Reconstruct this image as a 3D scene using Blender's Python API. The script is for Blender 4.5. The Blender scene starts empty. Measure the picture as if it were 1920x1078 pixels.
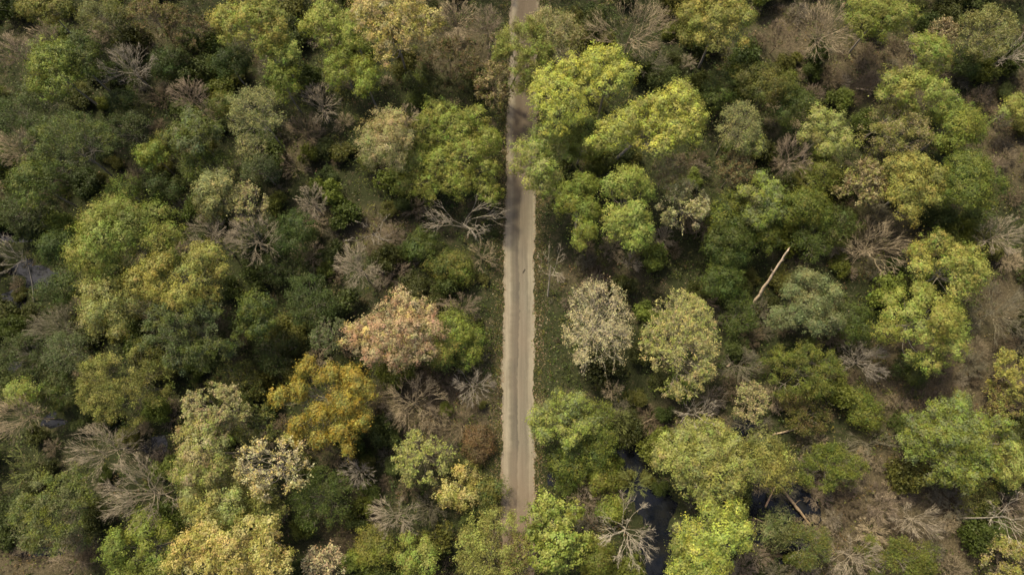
import bpy, math, random
import numpy as np
from mathutils import Vector

# ------------------------------------------------------------------ camera, sky, sun, exposure
sc = bpy.context.scene
COL = sc.collection
W_PX, H_PX, F_PX = 1920.0, 1078.0, 1280.0      # photograph size and focal length in its pixels
CAM_H, TILT = 107.0, math.radians(13.0)        # drone height, tilt from straight down

cam_d = bpy.data.cameras.new('camera')
cam_d.sensor_width = 36.0
cam_d.lens = F_PX / W_PX * 36.0
cam_d.clip_start, cam_d.clip_end = 1.0, 3000.0
cam = bpy.data.objects.new('camera', cam_d)
cam.location = (0, 0, CAM_H)
cam.rotation_euler = (TILT, 0, 0)
COL.objects.link(cam)
sc.camera = cam

SUN_EL = math.radians(55.0)
SUN_DIR = Vector((-0.52, 0.85, 0)).normalized() * math.cos(SUN_EL) + Vector((0, 0, math.sin(SUN_EL)))   # towards the sun
world = bpy.data.worlds.new('World')
sc.world = world
world.use_nodes = True
wn = world.node_tree
wn.nodes.clear()
sky = wn.nodes.new('ShaderNodeTexSky')
sky.sky_type = 'NISHITA'
sky.sun_disc = False
sky.sun_elevation = SUN_EL
sky.sun_rotation = math.atan2(SUN_DIR.x, SUN_DIR.y)
sky.air_density, sky.dust_density, sky.ozone_density = 0.55, 5.0, 0.3
bg = wn.nodes.new('ShaderNodeBackground')
bg.inputs['Strength'].default_value = 0.14
wo = wn.nodes.new('ShaderNodeOutputWorld')
wn.links.new(sky.outputs[0], bg.inputs[0])
wn.links.new(bg.outputs[0], wo.inputs[0])

sun_d = bpy.data.lights.new('sun', 'SUN')
sun_d.energy = 3.3
sun_d.angle = math.radians(5.0)
sun_d.color = (1.0, 0.90, 0.60)
sun = bpy.data.objects.new('sun', sun_d)
sun.rotation_euler = SUN_DIR.to_track_quat('Z', 'Y').to_euler()
sun.location = (-60, 40, 90)
COL.objects.link(sun)

vs = sc.view_settings
vs.view_transform = 'Standard'
vs.look = 'None'
vs.exposure = 1.1
vs.gamma = 1.0
vs.use_curve_mapping = False
sc.render.engine = 'CYCLES'
cy = sc.cycles
cy.max_bounces, cy.diffuse_bounces, cy.glossy_bounces, cy.transmission_bounces = 4, 3, 2, 3
cy.use_denoising = True
cy.denoiser = 'OPENIMAGEDENOISE'
cy.denoising_input_passes = 'RGB_ALBEDO_NORMAL'
cy.sample_clamp_indirect = 2.0
cy.sample_clamp_direct = 6.0
cy.pixel_filter_type = 'BLACKMAN_HARRIS'
cy.filter_width = 1.6

# ------------------------------------------------------------------ pixel -> place
CT, ST = math.cos(TILT), math.sin(TILT)


def ray(px, py):
    u, v = px - W_PX / 2, py - H_PX / 2
    return np.array([u, F_PX * ST - v * CT, -(F_PX * CT + v * ST)])


def at(px, py, z=0.0):
    """Point on the level z that the photograph shows at this pixel."""
    d = ray(px, py)
    return np.array([0, 0, CAM_H]) + d * ((CAM_H - z) / -d[2])


def to_px(p):
    x, y, z = p[0], p[1], p[2] - CAM_H
    depth = y * ST - z * CT
    return W_PX / 2 + F_PX * x / depth, H_PX / 2 - F_PX * (y * CT + z * ST) / depth


def m_per_px(px, py, z):
    a = at(px, py, z)
    return float(np.linalg.norm(a - np.array([0, 0, CAM_H]))) / math.hypot(math.hypot(px - W_PX / 2, py - H_PX / 2), F_PX)


# ------------------------------------------------------------------ materials
def nodes(m):
    m.use_nodes = True
    n = m.node_tree
    n.nodes.clear()
    return n, n.nodes, n.links


def math_node(n, op, a, b=None):
    k = n.nodes.new('ShaderNodeMath')
    k.operation = op
    for i, x in enumerate((a, b)):
        if x is None:
            continue
        if isinstance(x, (int, float)):
            k.inputs[i].default_value = x
        else:
            n.links.new(x, k.inputs[i])
    return k.outputs[0]


def mix_rgb(n, fac, a, b, mode='MIX'):
    k = n.nodes.new('ShaderNodeMix')
    k.data_type = 'RGBA'
    k.blend_type = mode
    for i, x in ((0, fac), (6, a), (7, b)):
        if isinstance(x, (int, float)):
            k.inputs[i].default_value = x
        elif isinstance(x, tuple):
            k.inputs[i].default_value = (*x, 1)
        else:
            n.links.new(x, k.inputs[i])
    return k.outputs[2]


def noise(n, vec, scale, detail=4, rough=0.55):
    k = n.nodes.new('ShaderNodeTexNoise')
    k.inputs['Scale'].default_value = scale
    k.inputs['Detail'].default_value = detail
    k.inputs['Roughness'].default_value = rough
    if vec is not None:
        n.links.new(vec, k.inputs['Vector'])
    return k.outputs[0]


def ramp(n, fac, stops):
    k = n.nodes.new('ShaderNodeValToRGB')
    e = k.color_ramp.elements
    while len(e) < len(stops):
        e.new(0.5)
    for i, (p, c) in enumerate(stops):
        e[i].position = p
        e[i].color = (*c, 1) if isinstance(c, tuple) else (c, c, c, 1)
    n.links.new(fac, k.inputs[0])
    return k.outputs[0]


def leaf_material(name, trans=0.34):
    m = bpy.data.materials.new(name)
    n, N, L = nodes(m)
    at_ = N.new('ShaderNodeAttribute')
    at_.attribute_name = 'tint'
    ob = N.new('ShaderNodeObjectInfo')
    c = mix_rgb(n, 1.0, at_.outputs['Color'], ob.outputs['Color'], 'MULTIPLY')
    p = N.new('ShaderNodeBsdfPrincipled')
    p.inputs['Roughness'].default_value = 0.55
    p.inputs['Specular IOR Level'].default_value = 0.22
    L.new(c, p.inputs['Base Color'])
    t = N.new('ShaderNodeBsdfTranslucent')
    tc = mix_rgb(n, 1.0, c, (1.0, 0.95, 0.55), 'MULTIPLY')
    L.new(tc, t.inputs['Color'])
    mx = N.new('ShaderNodeMixShader')
    mx.inputs[0].default_value = trans
    L.new(p.outputs[0], mx.inputs[1])
    L.new(t.outputs[0], mx.inputs[2])
    o = N.new('ShaderNodeOutputMaterial')
    L.new(mx.outputs[0], o.inputs[0])
    return m


def bark_material():
    m = bpy.data.materials.new('bark')
    n, N, L = nodes(m)
    ob = N.new('ShaderNodeObjectInfo')
    tc = N.new('ShaderNodeTexCoord')
    f = noise(n, tc.outputs['Object'], 2.2, 5, 0.65)
    k = ramp(n, f, [(0.3, 0.55), (0.7, 1.25)])
    c = mix_rgb(n, 1.0, ob.outputs['Color'], k, 'MULTIPLY')
    p = N.new('ShaderNodeBsdfPrincipled')
    p.inputs['Roughness'].default_value = 0.85
    p.inputs['Specular IOR Level'].default_value = 0.2
    L.new(c, p.inputs['Base Color'])
    o = N.new('ShaderNodeOutputMaterial')
    L.new(p.outputs[0], o.inputs[0])
    return m


def ground_material():
    m = bpy.data.materials.new('forest_floor')
    n, N, L = nodes(m)
    tc = N.new('ShaderNodeTexCoord')
    v = tc.outputs['Object']
    big = noise(n, v, 0.06, 4)
    mid = noise(n, v, 0.55, 5, 0.62)
    fine = noise(n, v, 5.5, 6, 0.7)
    leafy = N.new('ShaderNodeTexVoronoi')
    leafy.inputs['Scale'].default_value = 7.0
    L.new(v, leafy.inputs['Vector'])
    litter = ramp(n, fine, [(0.28, (0.014, 0.011, 0.007)), (0.5, (0.050, 0.041, 0.025)), (0.74, (0.115, 0.093, 0.06))])
    leafc = ramp(n, leafy.outputs['Color'], [(0.15, (0.030, 0.021, 0.012)), (0.55, (0.070, 0.055, 0.034)), (0.95, (0.15, 0.118, 0.076))])
    a = mix_rgb(n, 0.45, litter, leafc)
    moss = ramp(n, fine, [(0.3, (0.008, 0.011, 0.004)), (0.75, (0.025, 0.031, 0.011))])
    mf = ramp(n, math_node(n, 'ADD', math_node(n, 'MULTIPLY', big, 0.5), math_node(n, 'MULTIPLY', mid, 0.5)), [(0.33, 0.0), (0.48, 0.93)])
    da = N.new('ShaderNodeAttribute')
    da.attribute_name = 'dry'
    keep = ramp(n, math_node(n, 'ADD', da.outputs['Fac'], math_node(n, 'MULTIPLY', math_node(n, 'SUBTRACT', mid, 0.5), 0.5)), [(0.25, 1.0), (0.6, 0.12)])
    c = mix_rgb(n, math_node(n, 'MULTIPLY', mf, keep), a, moss)
    p = N.new('ShaderNodeBsdfPrincipled')
    p.inputs['Roughness'].default_value = 0.95
    p.inputs['Specular IOR Level'].default_value = 0.1
    L.new(c, p.inputs['Base Color'])
    b = N.new('ShaderNodeBump')
    b.inputs['Strength'].default_value = 0.8
    b.inputs['Distance'].default_value = 0.12
    L.new(fine, b.inputs['Height'])
    L.new(b.outputs[0], p.inputs['Normal'])
    o = N.new('ShaderNodeOutputMaterial')
    L.new(p.outputs[0], o.inputs[0])
    return m


def road_material():
    """Graded gravel: pale dusty shoulders, greyer wheel tracks, long streaks along the driving direction."""
    m = bpy.data.materials.new('gravel_road')
    n, N, L = nodes(m)
    uv = N.new('ShaderNodeUVMap')
    uv.uv_map = 'road'
    sp = N.new('ShaderNodeSeparateXYZ')
    L.new(uv.outputs[0], sp.inputs[0])
    tc = N.new('ShaderNodeTexCoord')
    ob = tc.outputs['Object']
    mp = N.new('ShaderNodeMapping')
    mp.inputs['Scale'].default_value = (1.0, 0.035, 1.0)
    L.new(ob, mp.inputs[0])
    streak = noise(n, mp.outputs[0], 3.2, 5, 0.6)
    wob = noise(n, ob, 0.22, 3)
    u = math_node(n, 'ADD', sp.outputs[0], math_node(n, 'MULTIPLY', math_node(n, 'SUBTRACT', wob, 0.5), 0.10))
    u = math_node(n, 'ADD', u, math_node(n, 'MULTIPLY', math_node(n, 'SUBTRACT', streak, 0.5), 0.08))
    prof = ramp(n, u, [(0.0, (0.137, 0.115, 0.082)), (0.10, (0.158, 0.137, 0.102)), (0.20, (0.143, 0.126, 0.094)), (0.29, (0.085, 0.075, 0.056)),
                       (0.40, (0.067, 0.058, 0.045)), (0.48, (0.063, 0.055, 0.042)), (0.515, (0.111, 0.096, 0.072)), (0.64, (0.101, 0.087, 0.066)),
                       (0.76, (0.096, 0.085, 0.064)), (0.85, (0.137, 0.121, 0.089)), (0.95, (0.161, 0.142, 0.106)), (1.0, (0.144, 0.124, 0.091))])
    st = ramp(n, streak, [(0.3, 0.80), (0.7, 1.18)])
    c = mix_rgb(n, 1.0, prof, st, 'MULTIPLY')
    grit = noise(n, ob, 9.0, 6, 0.72)
    c = mix_rgb(n, 1.0, c, ramp(n, grit, [(0.3, 0.80), (0.7, 1.18)]), 'MULTIPLY')
    patch = noise(n, ob, 0.09, 3)
    c = mix_rgb(n, ramp(n, patch, [(0.45, 0.0), (0.68, 0.45)]), c, (0.115, 0.088, 0.064))
    # far end: tree shade painted in, sunlit left shoulder kept pale; near end redder
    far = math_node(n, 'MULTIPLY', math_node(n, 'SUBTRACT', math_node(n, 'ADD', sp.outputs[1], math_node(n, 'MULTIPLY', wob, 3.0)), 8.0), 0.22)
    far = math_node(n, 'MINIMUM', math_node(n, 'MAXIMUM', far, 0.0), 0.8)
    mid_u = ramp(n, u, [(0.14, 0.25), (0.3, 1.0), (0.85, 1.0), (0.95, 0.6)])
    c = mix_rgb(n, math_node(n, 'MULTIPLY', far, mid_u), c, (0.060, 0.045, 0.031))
    near = math_node(n, 'MULTIPLY', math_node(n, 'SUBTRACT', -0.2, math_node(n, 'ADD', sp.outputs[1], wob)), 0.35)
    near = math_node(n, 'MINIMUM', math_node(n, 'MAXIMUM', near, 0.0), 0.7)
    c = mix_rgb(n, near, c, (0.105, 0.072, 0.048))
    p = N.new('ShaderNodeBsdfPrincipled')
    p.inputs['Roughness'].default_value = 0.92
    p.inputs['Specular IOR Level'].default_value = 0.15
    L.new(c, p.inputs['Base Color'])
    b = N.new('ShaderNodeBump')
    b.inputs['Strength'].default_value = 0.5
    b.inputs['Distance'].default_value = 0.05
    L.new(grit, b.inputs['Height'])
    L.new(b.outputs[0], p.inputs['Normal'])
    o = N.new('ShaderNodeOutputMaterial')
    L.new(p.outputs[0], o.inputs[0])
    return m


def water_material():
    m = bpy.data.materials.new('swamp_water')
    n, N, L = nodes(m)
    tc = N.new('ShaderNodeTexCoord')
    f = noise(n, tc.outputs['Object'], 0.5, 4)
    c = ramp(n, f, [(0.35, (0.003, 0.004, 0.007)), (0.75, (0.010, 0.010, 0.009))])
    p = N.new('ShaderNodeBsdfPrincipled')
    p.inputs['Roughness'].default_value = 0.08
    p.inputs['IOR'].default_value = 1.33
    L.new(c, p.inputs['Base Color'])
    b = N.new('ShaderNodeBump')
    b.inputs['Strength'].default_value = 0.08
    L.new(noise(n, tc.outputs['Object'], 3.0, 3), b.inputs['Height'])
    L.new(b.outputs[0], p.inputs['Normal'])
    o = N.new('ShaderNodeOutputMaterial')
    L.new(p.outputs[0], o.inputs[0])
    return m


M_LEAF = leaf_material('leaf')
M_DRY = leaf_material('dry_leaf', 0.15)
M_BARK = bark_material()
M_GROUND = ground_material()
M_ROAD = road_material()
M_WATER = water_material()

# ------------------------------------------------------------------ mesh helpers


def make_mesh(name, verts, polys, mat, tint=None, smooth=False):
    """polys: list of (n, k) index arrays, k = 3 or 4; tint: (faces, 3)."""
    me = bpy.data.meshes.new(name)
    verts = np.asarray(verts, np.float32)
    polys = [np.asarray(p, np.int32) for p in polys if len(p)]
    loops = np.concatenate([p.ravel() for p in polys])
    totals = np.concatenate([np.full(len(p), p.shape[1], np.int32) for p in polys])
    starts = np.concatenate([[0], np.cumsum(totals)[:-1]]).astype(np.int32)
    me.vertices.add(len(verts))
    me.vertices.foreach_set('co', verts.ravel())
    me.loops.add(len(loops))
    me.loops.foreach_set('vertex_index', loops)
    me.polygons.add(len(totals))
    me.polygons.foreach_set('loop_start', starts)
    me.polygons.foreach_set('loop_total', totals)
    if smooth:
        me.polygons.foreach_set('use_smooth', np.ones(len(totals), bool))
    if tint is not None:
        a = me.attributes.new('tint', 'FLOAT_COLOR', 'FACE')
        a.data.foreach_set('color', np.hstack([tint, np.ones((len(tint), 1))]).astype(np.float32).ravel())
    me.update(calc_edges=True)
    me.materials.append(mat)
    return me


def link(name, me, parent=None, color=None):
    o = bpy.data.objects.new(name, me)
    COL.objects.link(o)
    if parent is not None:
        o.parent = parent
    if color is not None:
        o.color = (*color, 1)
    return o


class Wood:
    """Collects tapered tubes (all polylines of one call have the same number of points)."""

    def __init__(self):
        self.v, self.q, self.t, self.n = [], [], [], 0

    def tubes(self, pts, rad, sides=3, tip=True):
        pts = np.asarray(pts, float)
        n, k, _ = pts.shape
        if n == 0:
            return
        rad = np.asarray(rad, float)
        tan = np.gradient(pts, axis=1)
        tan /= np.linalg.norm(tan, axis=2, keepdims=True) + 1e-9
        ref = np.where(np.abs(tan[..., 2:3]) > 0.9, np.array([1.0, 0, 0]), np.array([0, 0, 1.0]))
        a = np.cross(tan, ref)
        a /= np.linalg.norm(a, axis=2, keepdims=True) + 1e-9
        b = np.cross(tan, a)
        ang = np.arange(sides) * 2 * math.pi / sides
        kk = k - 1 if tip else k
        ring = pts[:, :kk, None, :] + rad[:, :kk, None, None] * (a[:, :kk, None, :] * np.cos(ang)[None, None, :, None] + b[:, :kk, None, :] * np.sin(ang)[None, None, :, None])
        rv = ring.reshape(n, kk * sides, 3)
        if tip:
            rv = np.concatenate([rv, pts[:, -1:, :]], axis=1)
        per = rv.shape[1]
        base = self.n + np.arange(n) * per
        i = np.arange(sides)
        j = (i + 1) % sides
        for s in range(kk - 1):
            f = np.stack([s * sides + i, s * sides + j, (s + 1) * sides + j, (s + 1) * sides + i], 1)
            self.q.append((base[:, None, None] + f[None]).reshape(-1, 4))
        if tip:
            f = np.stack([(kk - 1) * sides + i, (kk - 1) * sides + j, np.full(sides, kk * sides)], 1)
            self.t.append((base[:, None, None] + f[None]).reshape(-1, 3))
        self.v.append(rv.reshape(-1, 3))
        self.n += n * per

    def build(self, name, parent, color):
        if not self.n:
            return None
        polys = []
        if self.q:
            polys.append(np.concatenate(self.q))
        if self.t:
            polys.append(np.concatenate(self.t))
        return link(name, make_mesh(name, np.concatenate(self.v), polys, M_BARK), parent, color)


def unit(v):
    return v / (np.linalg.norm(v, axis=-1, keepdims=True) + 1e-9)


def leaf_mesh(name, pos, nrm, size, tint, mat, rng, aspect=0.72, along=None):
    """One pointed leaf spray per position."""
    n = len(pos)
    r = rng.normal(size=(n, 3)) if along is None else along + rng.normal(size=(n, 3)) * 0.35
    a = unit(r - nrm * np.sum(r * nrm, axis=1, keepdims=True))
    b = np.cross(nrm, a)
    s = size[:, None]
    w = s * aspect
    v = np.empty((n, 3, 3))
    v[:, 0] = pos - a * s * 0.42 + b * w * 0.55
    v[:, 1] = pos - a * s * 0.36 - b * w * 0.55
    v[:, 2] = pos + a * s * 0.62
    return make_mesh(name, v.reshape(-1, 3), [np.arange(n * 3).reshape(n, 3)], mat, tint)


def tints(rng, clump_id, n_clump, cols, weights, spread=0.16):
    """Leaf colours: each clump takes one of the tree's own leaf colours, each leaf varies a little."""
    cols = np.asarray(cols, float)
    pick = rng.choice(len(cols), size=n_clump, p=np.asarray(weights) / np.sum(weights))
    cv = cols[pick] * (1 + rng.normal(0, spread * 0.7, (n_clump, 1))) * (1 + rng.normal(0, 0.05, (n_clump, 3)))
    t = cv[clump_id] * (1 + rng.normal(0, spread, (len(clump_id), 1))) * (1 + rng.normal(0, 0.04, (len(clump_id), 3)))
    return np.clip(t, 0.004, 0.8)


# ------------------------------------------------------------------ the setting: ground, pools, road
POOLS_PX = [(1170, 835, 29, 41), (1050, 897, 31, 22), (1105, 880, 29, 17), (1195, 905, 27, 34), (1232, 960, 31, 37), (1232, 1030, 27, 39), (1222, 1090, 26, 26),
            (1438, 952, 37, 44), (1490, 955, 37, 41), (1478, 1020, 34, 26), (1425, 990, 24, 26), (1395, 800, 19, 14),
            (292, 836, 28, 16), (38, 432, 34, 20), (75, 520, 26, 18), (25, 560, 24, 16), (100, 790, 22, 12), (40, 505, 19, 12), (20, 690, 12, 15), (60, 1035, 51, 10)]
POOLS = []
for (x_, y_, a_, b_) in POOLS_PX:
    c_ = at(x_, y_, -0.3)
    k_ = m_per_px(x_, y_, 0)
    POOLS.append((c_[0], c_[1], a_ * k_, b_ * k_))


def wave(x, y):
    return 0.16 * np.sin(x * 0.13 + 1.3 * np.sin(y * 0.07)) + 0.13 * np.sin(y * 0.17 + 0.9 * np.sin(x * 0.11 + 2)) + 0.07 * np.sin(x * 0.45 + y * 0.31) + 0.05 * np.sin(y * 0.71 - x * 0.52)


ROAD_W = 5.0
ROAD_PX = [(985.5, -80), (983, 45), (978.2, 235), (973.8, 445), (971.8, 645), (971.2, 845), (971.6, 1078), (972, 1180)]
_rp = np.array([at(x, y) for x, y in ROAD_PX])


def road_x(y):
    return np.interp(y, _rp[::-1, 1], _rp[::-1, 0])


# one smooth centre line through those points
_cy = np.polyfit(_rp[:, 1], _rp[:, 0], 3)


def road_c(y):
    y = np.clip(y, _rp[-1, 1] - 12, _rp[0, 1] + 12)
    return np.polyval(_cy, y)


def ground_z(x, y):
    x, y = np.asarray(x, float), np.asarray(y, float)
    z = wave(x, y) + 0.15
    for (cx, cy_, a, b) in POOLS:
        d = np.sqrt(((x - cx) / a) ** 2 + ((y - cy_) / b) ** 2) + 0.16 * np.sin(3 * np.arctan2(y - cy_, x - cx) + cx) + 0.1 * np.sin(x * 1.3 + y * 0.9)
        k = np.clip((1.35 - d) / 0.6, 0, 1)
        k = k * k * (3 - 2 * k)
        z = z * (1 - k) + k * (-0.95)
    e = np.abs(x - road_c(y))
    k = np.clip((6.5 - e) / 3.2, 0, 1)
    k = k * k * (3 - 2 * k)
    return z * (1 - k) + k * 0.0


gx = np.concatenate([[-450, -300, -200, -150], np.arange(-125, 125.1, 1.1), [150, 200, 300, 450]])
gy = np.concatenate([[-400, -250, -120, -70], np.arange(-45, 125.1, 1.1), [160, 250, 400, 600]])
X, Y = np.meshgrid(gx, gy)
Z = ground_z(X, Y)
nx, ny = len(gx), len(gy)
ii = (np.arange(ny - 1)[:, None] * nx + np.arange(nx - 1)[None]).ravel()
g = link('ground', make_mesh('ground', np.stack([X, Y, Z], -1).reshape(-1, 3), [np.stack([ii, ii + 1, ii + nx + 1, ii + nx], 1)], M_GROUND, smooth=True))
g['kind'] = 'structure'
BROWN_AREAS = [(1790, 720, 220, 120, .95), (1690, 960, 260, 130, 1.0), (1650, 130, 150, 90, .8), (1880, 260, 90, 140, .7), (1880, 560, 90, 140, .6), (820, 770, 160, 110, .7), (700, 430, 110, 60, .6), (560, 280, 90, 60, .5),
               (300, 60, 120, 60, .35), (860, 90, 100, 90, .6), (1100, 520, 150, 60, .5), (1280, 780, 120, 60, .5), (60, 60, 80, 90, .35), (640, 1000, 140, 90, .4), (1500, 60, 110, 80, .7), (1640, 450, 120, 90, .6), (60, 1050, 160, 50, .7), (1110, 950, 60, 60, .5)]
BROWN_M = [(*at(x_, y_, 0)[:2], a_ * m_per_px(x_, y_, 0), b_ * m_per_px(x_, y_, 0), k_) for (x_, y_, a_, b_, k_) in BROWN_AREAS]   # dry ground under open leafless brush, in metres


def dry(x, y):
    return np.max([k * np.exp(-(((x - a) / c) ** 2 + ((y - b) / d) ** 2)) for (a, b, c, d, k) in BROWN_M], axis=0)


g.data.attributes.new('dry', 'FLOAT', 'POINT').data.foreach_set('value', dry(X, Y).ravel().astype(np.float32))
wv = np.array([[-130, -45, -0.30], [130, -45, -0.30], [130, 125, -0.30], [-130, 125, -0.30]])
w = link('water', make_mesh('water', wv, [np.array([[0, 1, 2, 3]])], M_WATER))
w['kind'] = 'structure'


def build_road():
    ys = np.arange(-60, 140, 0.35)
    across = np.linspace(0, 1, 13)
    r = np.random.default_rng(5)
    def rag(y, s):
        return 0.13 * np.sin(y * 0.31 + s) + 0.10 * np.sin(y * 0.9 + s) + 0.08 * np.sin(y * 2.3 + 2 * s) + 0.02 * np.sin(y * 5.1 + s * 3) + r.normal(0, 0.07, len(y))
    le, re = rag(ys, 1.0), rag(ys, 2.7)
    c = road_c(ys)
    x0, x1 = c - ROAD_W / 2 + le, c + ROAD_W / 2 + re
    x = x0[:, None] * (1 - across) + x1[:, None] * across
    z = 0.02 + 0.09 * (1 - (2 * across - 1) ** 2)[None] - 0.03 * np.exp(-((across - 0.42) / 0.07) ** 2)[None] - 0.025 * np.exp(-((across - 0.7) / 0.07) ** 2)[None] + 0 * x
    v = np.stack([x, ys[:, None] + 0 * x, z], -1).reshape(-1, 3)
    k = len(across)
    ii = (np.arange(len(ys) - 1)[:, None] * k + np.arange(k - 1)[None]).ravel()
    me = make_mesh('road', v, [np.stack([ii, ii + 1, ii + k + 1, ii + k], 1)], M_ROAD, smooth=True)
    uv = me.uv_layers.new(name='road')
    uu = np.stack([np.tile(across, len(ys)), np.repeat(ys / 5.0, k)], 1)
    li = np.empty(len(me.loops), np.int32)
    me.loops.foreach_get('vertex_index', li)
    uv.data.foreach_set('uv', uu[li].astype(np.float32).ravel())
    o = link('road', me)
    o['kind'] = 'structure'


build_road()

# ------------------------------------------------------------------ trees
# leaf colours (reflectance)
GF = 0.80
C = {
    'lime': (0.401, 0.423, 0.073), 'yellow': (0.303, 0.279, 0.065), 'yolive': (0.241, 0.243, 0.060), 'gold': (0.300, 0.222, 0.033), 'paleyel': (0.485, 0.414, 0.152),
    'paleolive': (0.270, 0.271, 0.098), 'paletan': (0.329, 0.278, 0.139), 'green': (0.150, 0.169, 0.027), 'bgreen': (0.207, 0.255, 0.047), 'lgreen': (0.295, 0.322, 0.079),
    'dgreen': (0.057, 0.080, 0.017), 'mgreen': (0.082, 0.108, 0.019), 'sage': (0.155, 0.166, 0.066), 'teal': (0.160, 0.183, 0.072), 'dull': (0.090, 0.114, 0.029),
    'olive': (0.137, 0.137, 0.029), 'dolive': (0.069, 0.077, 0.017), 'pink': (0.416, 0.267, 0.158), 'peach': (0.437, 0.325, 0.184), 'cream': (0.500, 0.450, 0.244),
    'rust': (0.151, 0.104, 0.051), 'brownleaf': (0.132, 0.093, 0.040), 'moss': (0.123, 0.128, 0.028),
}
C = {k: tuple(GF * x for x in v) for k, v in C.items()}
B = {'pale': (.245, .205, .15), 'white': (.32, .275, .21), 'tan': (.27, .215, .14), 'grey': (.23, .20, .16), 'rosy': (.18, .14, .10), 'brown': (.145, .11, .07),
     'dark': (.085, .065, .045), 'moss': (.15, .165, .05), 'dull': (.14, .125, .085)}

HEROES = []          # (px, py, rx, ry) of every placed crown, for the undergrowth to keep clear of
NICKS = []           # (x, y, phrase) landmarks that the labels of small shrubs refer to
RNG0 = random.Random(11)


def branch_levels(rng, base, top, crown_c, R, rz, counts, droop=0.0, spread=1.0, up=0.5, fuzz=0.58):
    """Branch skeleton that fills a dome: a stem, limbs that fan out of it and ever finer shoots.
    Returns a list per level of (points (n,k,3), radii (n,k))."""
    lv = []
    Rm = (R[0] + R[1]) / 2
    k = 6
    t = np.linspace(0, 1, k)
    stem = base[None] * (1 - t)[:, None] + top[None] * t[:, None]
    bend = rng.normal(0, 0.03 * np.linalg.norm(top - base), 3) * np.array([1, 1, 0])
    stem += np.sin(t * math.pi)[:, None] * bend
    r0 = 0.05 + 0.014 * Rm + 0.0035 * top[2]
    lv.append((stem[None], (r0 * (1 - 0.55 * t))[None]))
    # limbs reach for points on the dome
    n1 = counts[0]
    ang = np.arange(n1) * 2.399963 + rng.uniform(0, 6.28) + rng.normal(0, 0.3, n1)
    rr = np.sqrt((np.arange(n1) + 0.7) / n1) * rng.uniform(0.8, 1.0, n1)
    rr = np.clip(rr, 0.12, 0.92) * spread
    tgt = np.stack([crown_c[0] + np.cos(ang) * rr * R[0] * 0.86, crown_c[1] + np.sin(ang) * rr * R[1] * 0.86,
                    crown_c[2] + rz * (0.85 * np.sqrt(np.clip(1 - 0.85 * rr ** 2, 0, 1)) - 0.15 + rng.normal(0, 0.08, n1))], 1)
    s_t = rng.uniform(0.62, 1.0, n1)
    st = base[None] * (1 - s_t)[:, None] + top[None] * s_t[:, None]
    pts = curve(rng, st, tgt, 6, 0.06, lift=0.16)
    r1 = r0 * 0.30 * (0.7 + 0.6 * rng.random(n1))
    lv.append((pts, r1[:, None] * np.linspace(1, 0.32, 6)[None]))
    prev, prad = pts, r1
    cen = np.array([crown_c[0], crown_c[1], crown_c[2] - rz * 0.5])
    Lr = np.linalg.norm(tgt - st, axis=1).mean()
    for li, m in enumerate(counts[1:]):
        n = len(prev) * m
        par = np.repeat(np.arange(len(prev)), m)
        kk = prev.shape[1]
        u = rng.uniform(0.25, 0.98, n) * (kk - 1)
        i0 = np.clip(u.astype(int), 0, kk - 2)
        fr = (u - i0)[:, None]
        p0 = prev[par, i0] * (1 - fr) + prev[par, i0 + 1] * fr
        d = unit(prev[par, -1] - prev[par, 0])
        out = unit(p0 - cen)
        rnd = rng.normal(size=(n, 3))
        dirn = unit(d * 1.0 + unit(rnd) * fuzz + out * 0.4 + np.array([0, 0, up * 0.3 - droop]))
        # shoots run out towards the crown's outline and stop short of it or just at it
        sc_ = np.array([R[0], R[1], rz * 1.15])
        q0, qd = (p0 - crown_c) / sc_, dirn / sc_
        A_, B_, C_ = (qd * qd).sum(1), (q0 * qd).sum(1), (q0 * q0).sum(1) - 1.06
        tmax = (-B_ + np.sqrt(np.maximum(B_ * B_ - A_ * C_, 0.0))) / A_
        lpar = np.linalg.norm(prev[par, -1] - prev[par, 0], axis=1)
        ln = np.minimum(np.maximum(tmax, 0.15) * rng.uniform(0.55, 1.04, n), lpar * rng.uniform(0.45, 0.95, n))
        ln = np.maximum(ln, 0.12 + 0.02 * Rm)
        p1 = p0 + dirn * ln[:, None]
        npt = (5, 4, 2, 2)[min(li, 3)]
        pts = curve(rng, p0, p1, npt, 0.06 if npt > 2 else 0, lift=0.05)
        rad = prad[par] * (0.52, 0.55, 0.62, 0.7)[min(li, 3)] * rng.uniform(0.7, 1.15, n)
        rad = np.maximum(rad, (0.030, 0.021, 0.0155, 0.012)[min(li, 3)])
        lv.append((pts, rad[:, None] * np.linspace(1, 0.45, npt)[None]))
        prev, prad = pts, rad
    return lv


def curve(rng, a, b, k, wig, lift=0.0):
    t = np.linspace(0, 1, k)[None, :, None]
    p = a[:, None] * (1 - t) + b[:, None] * t
    L = np.linalg.norm(b - a, axis=1)[:, None, None]
    if wig and k > 2:
        w1 = rng.normal(size=(len(a), 1, 3)) * wig * L
        w2 = rng.normal(size=(len(a), 1, 3)) * wig * 0.5 * L
        p = p + np.sin(t * math.pi) * w1 + np.sin(t * 2 * math.pi) * w2
        p[..., 2:3] -= np.sin(t * math.pi) * lift * L * 0.5
        jit = rng.normal(size=p.shape) * 0.018 * L
        jit[:, 0] = 0
        p = p + jit
    return p


def finish(o, label, cat, group=None):
    o['label'] = label
    o['category'] = cat
    if group:
        o['group'] = group


SEED = [100]
STATS = {'tri': 0}


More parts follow.
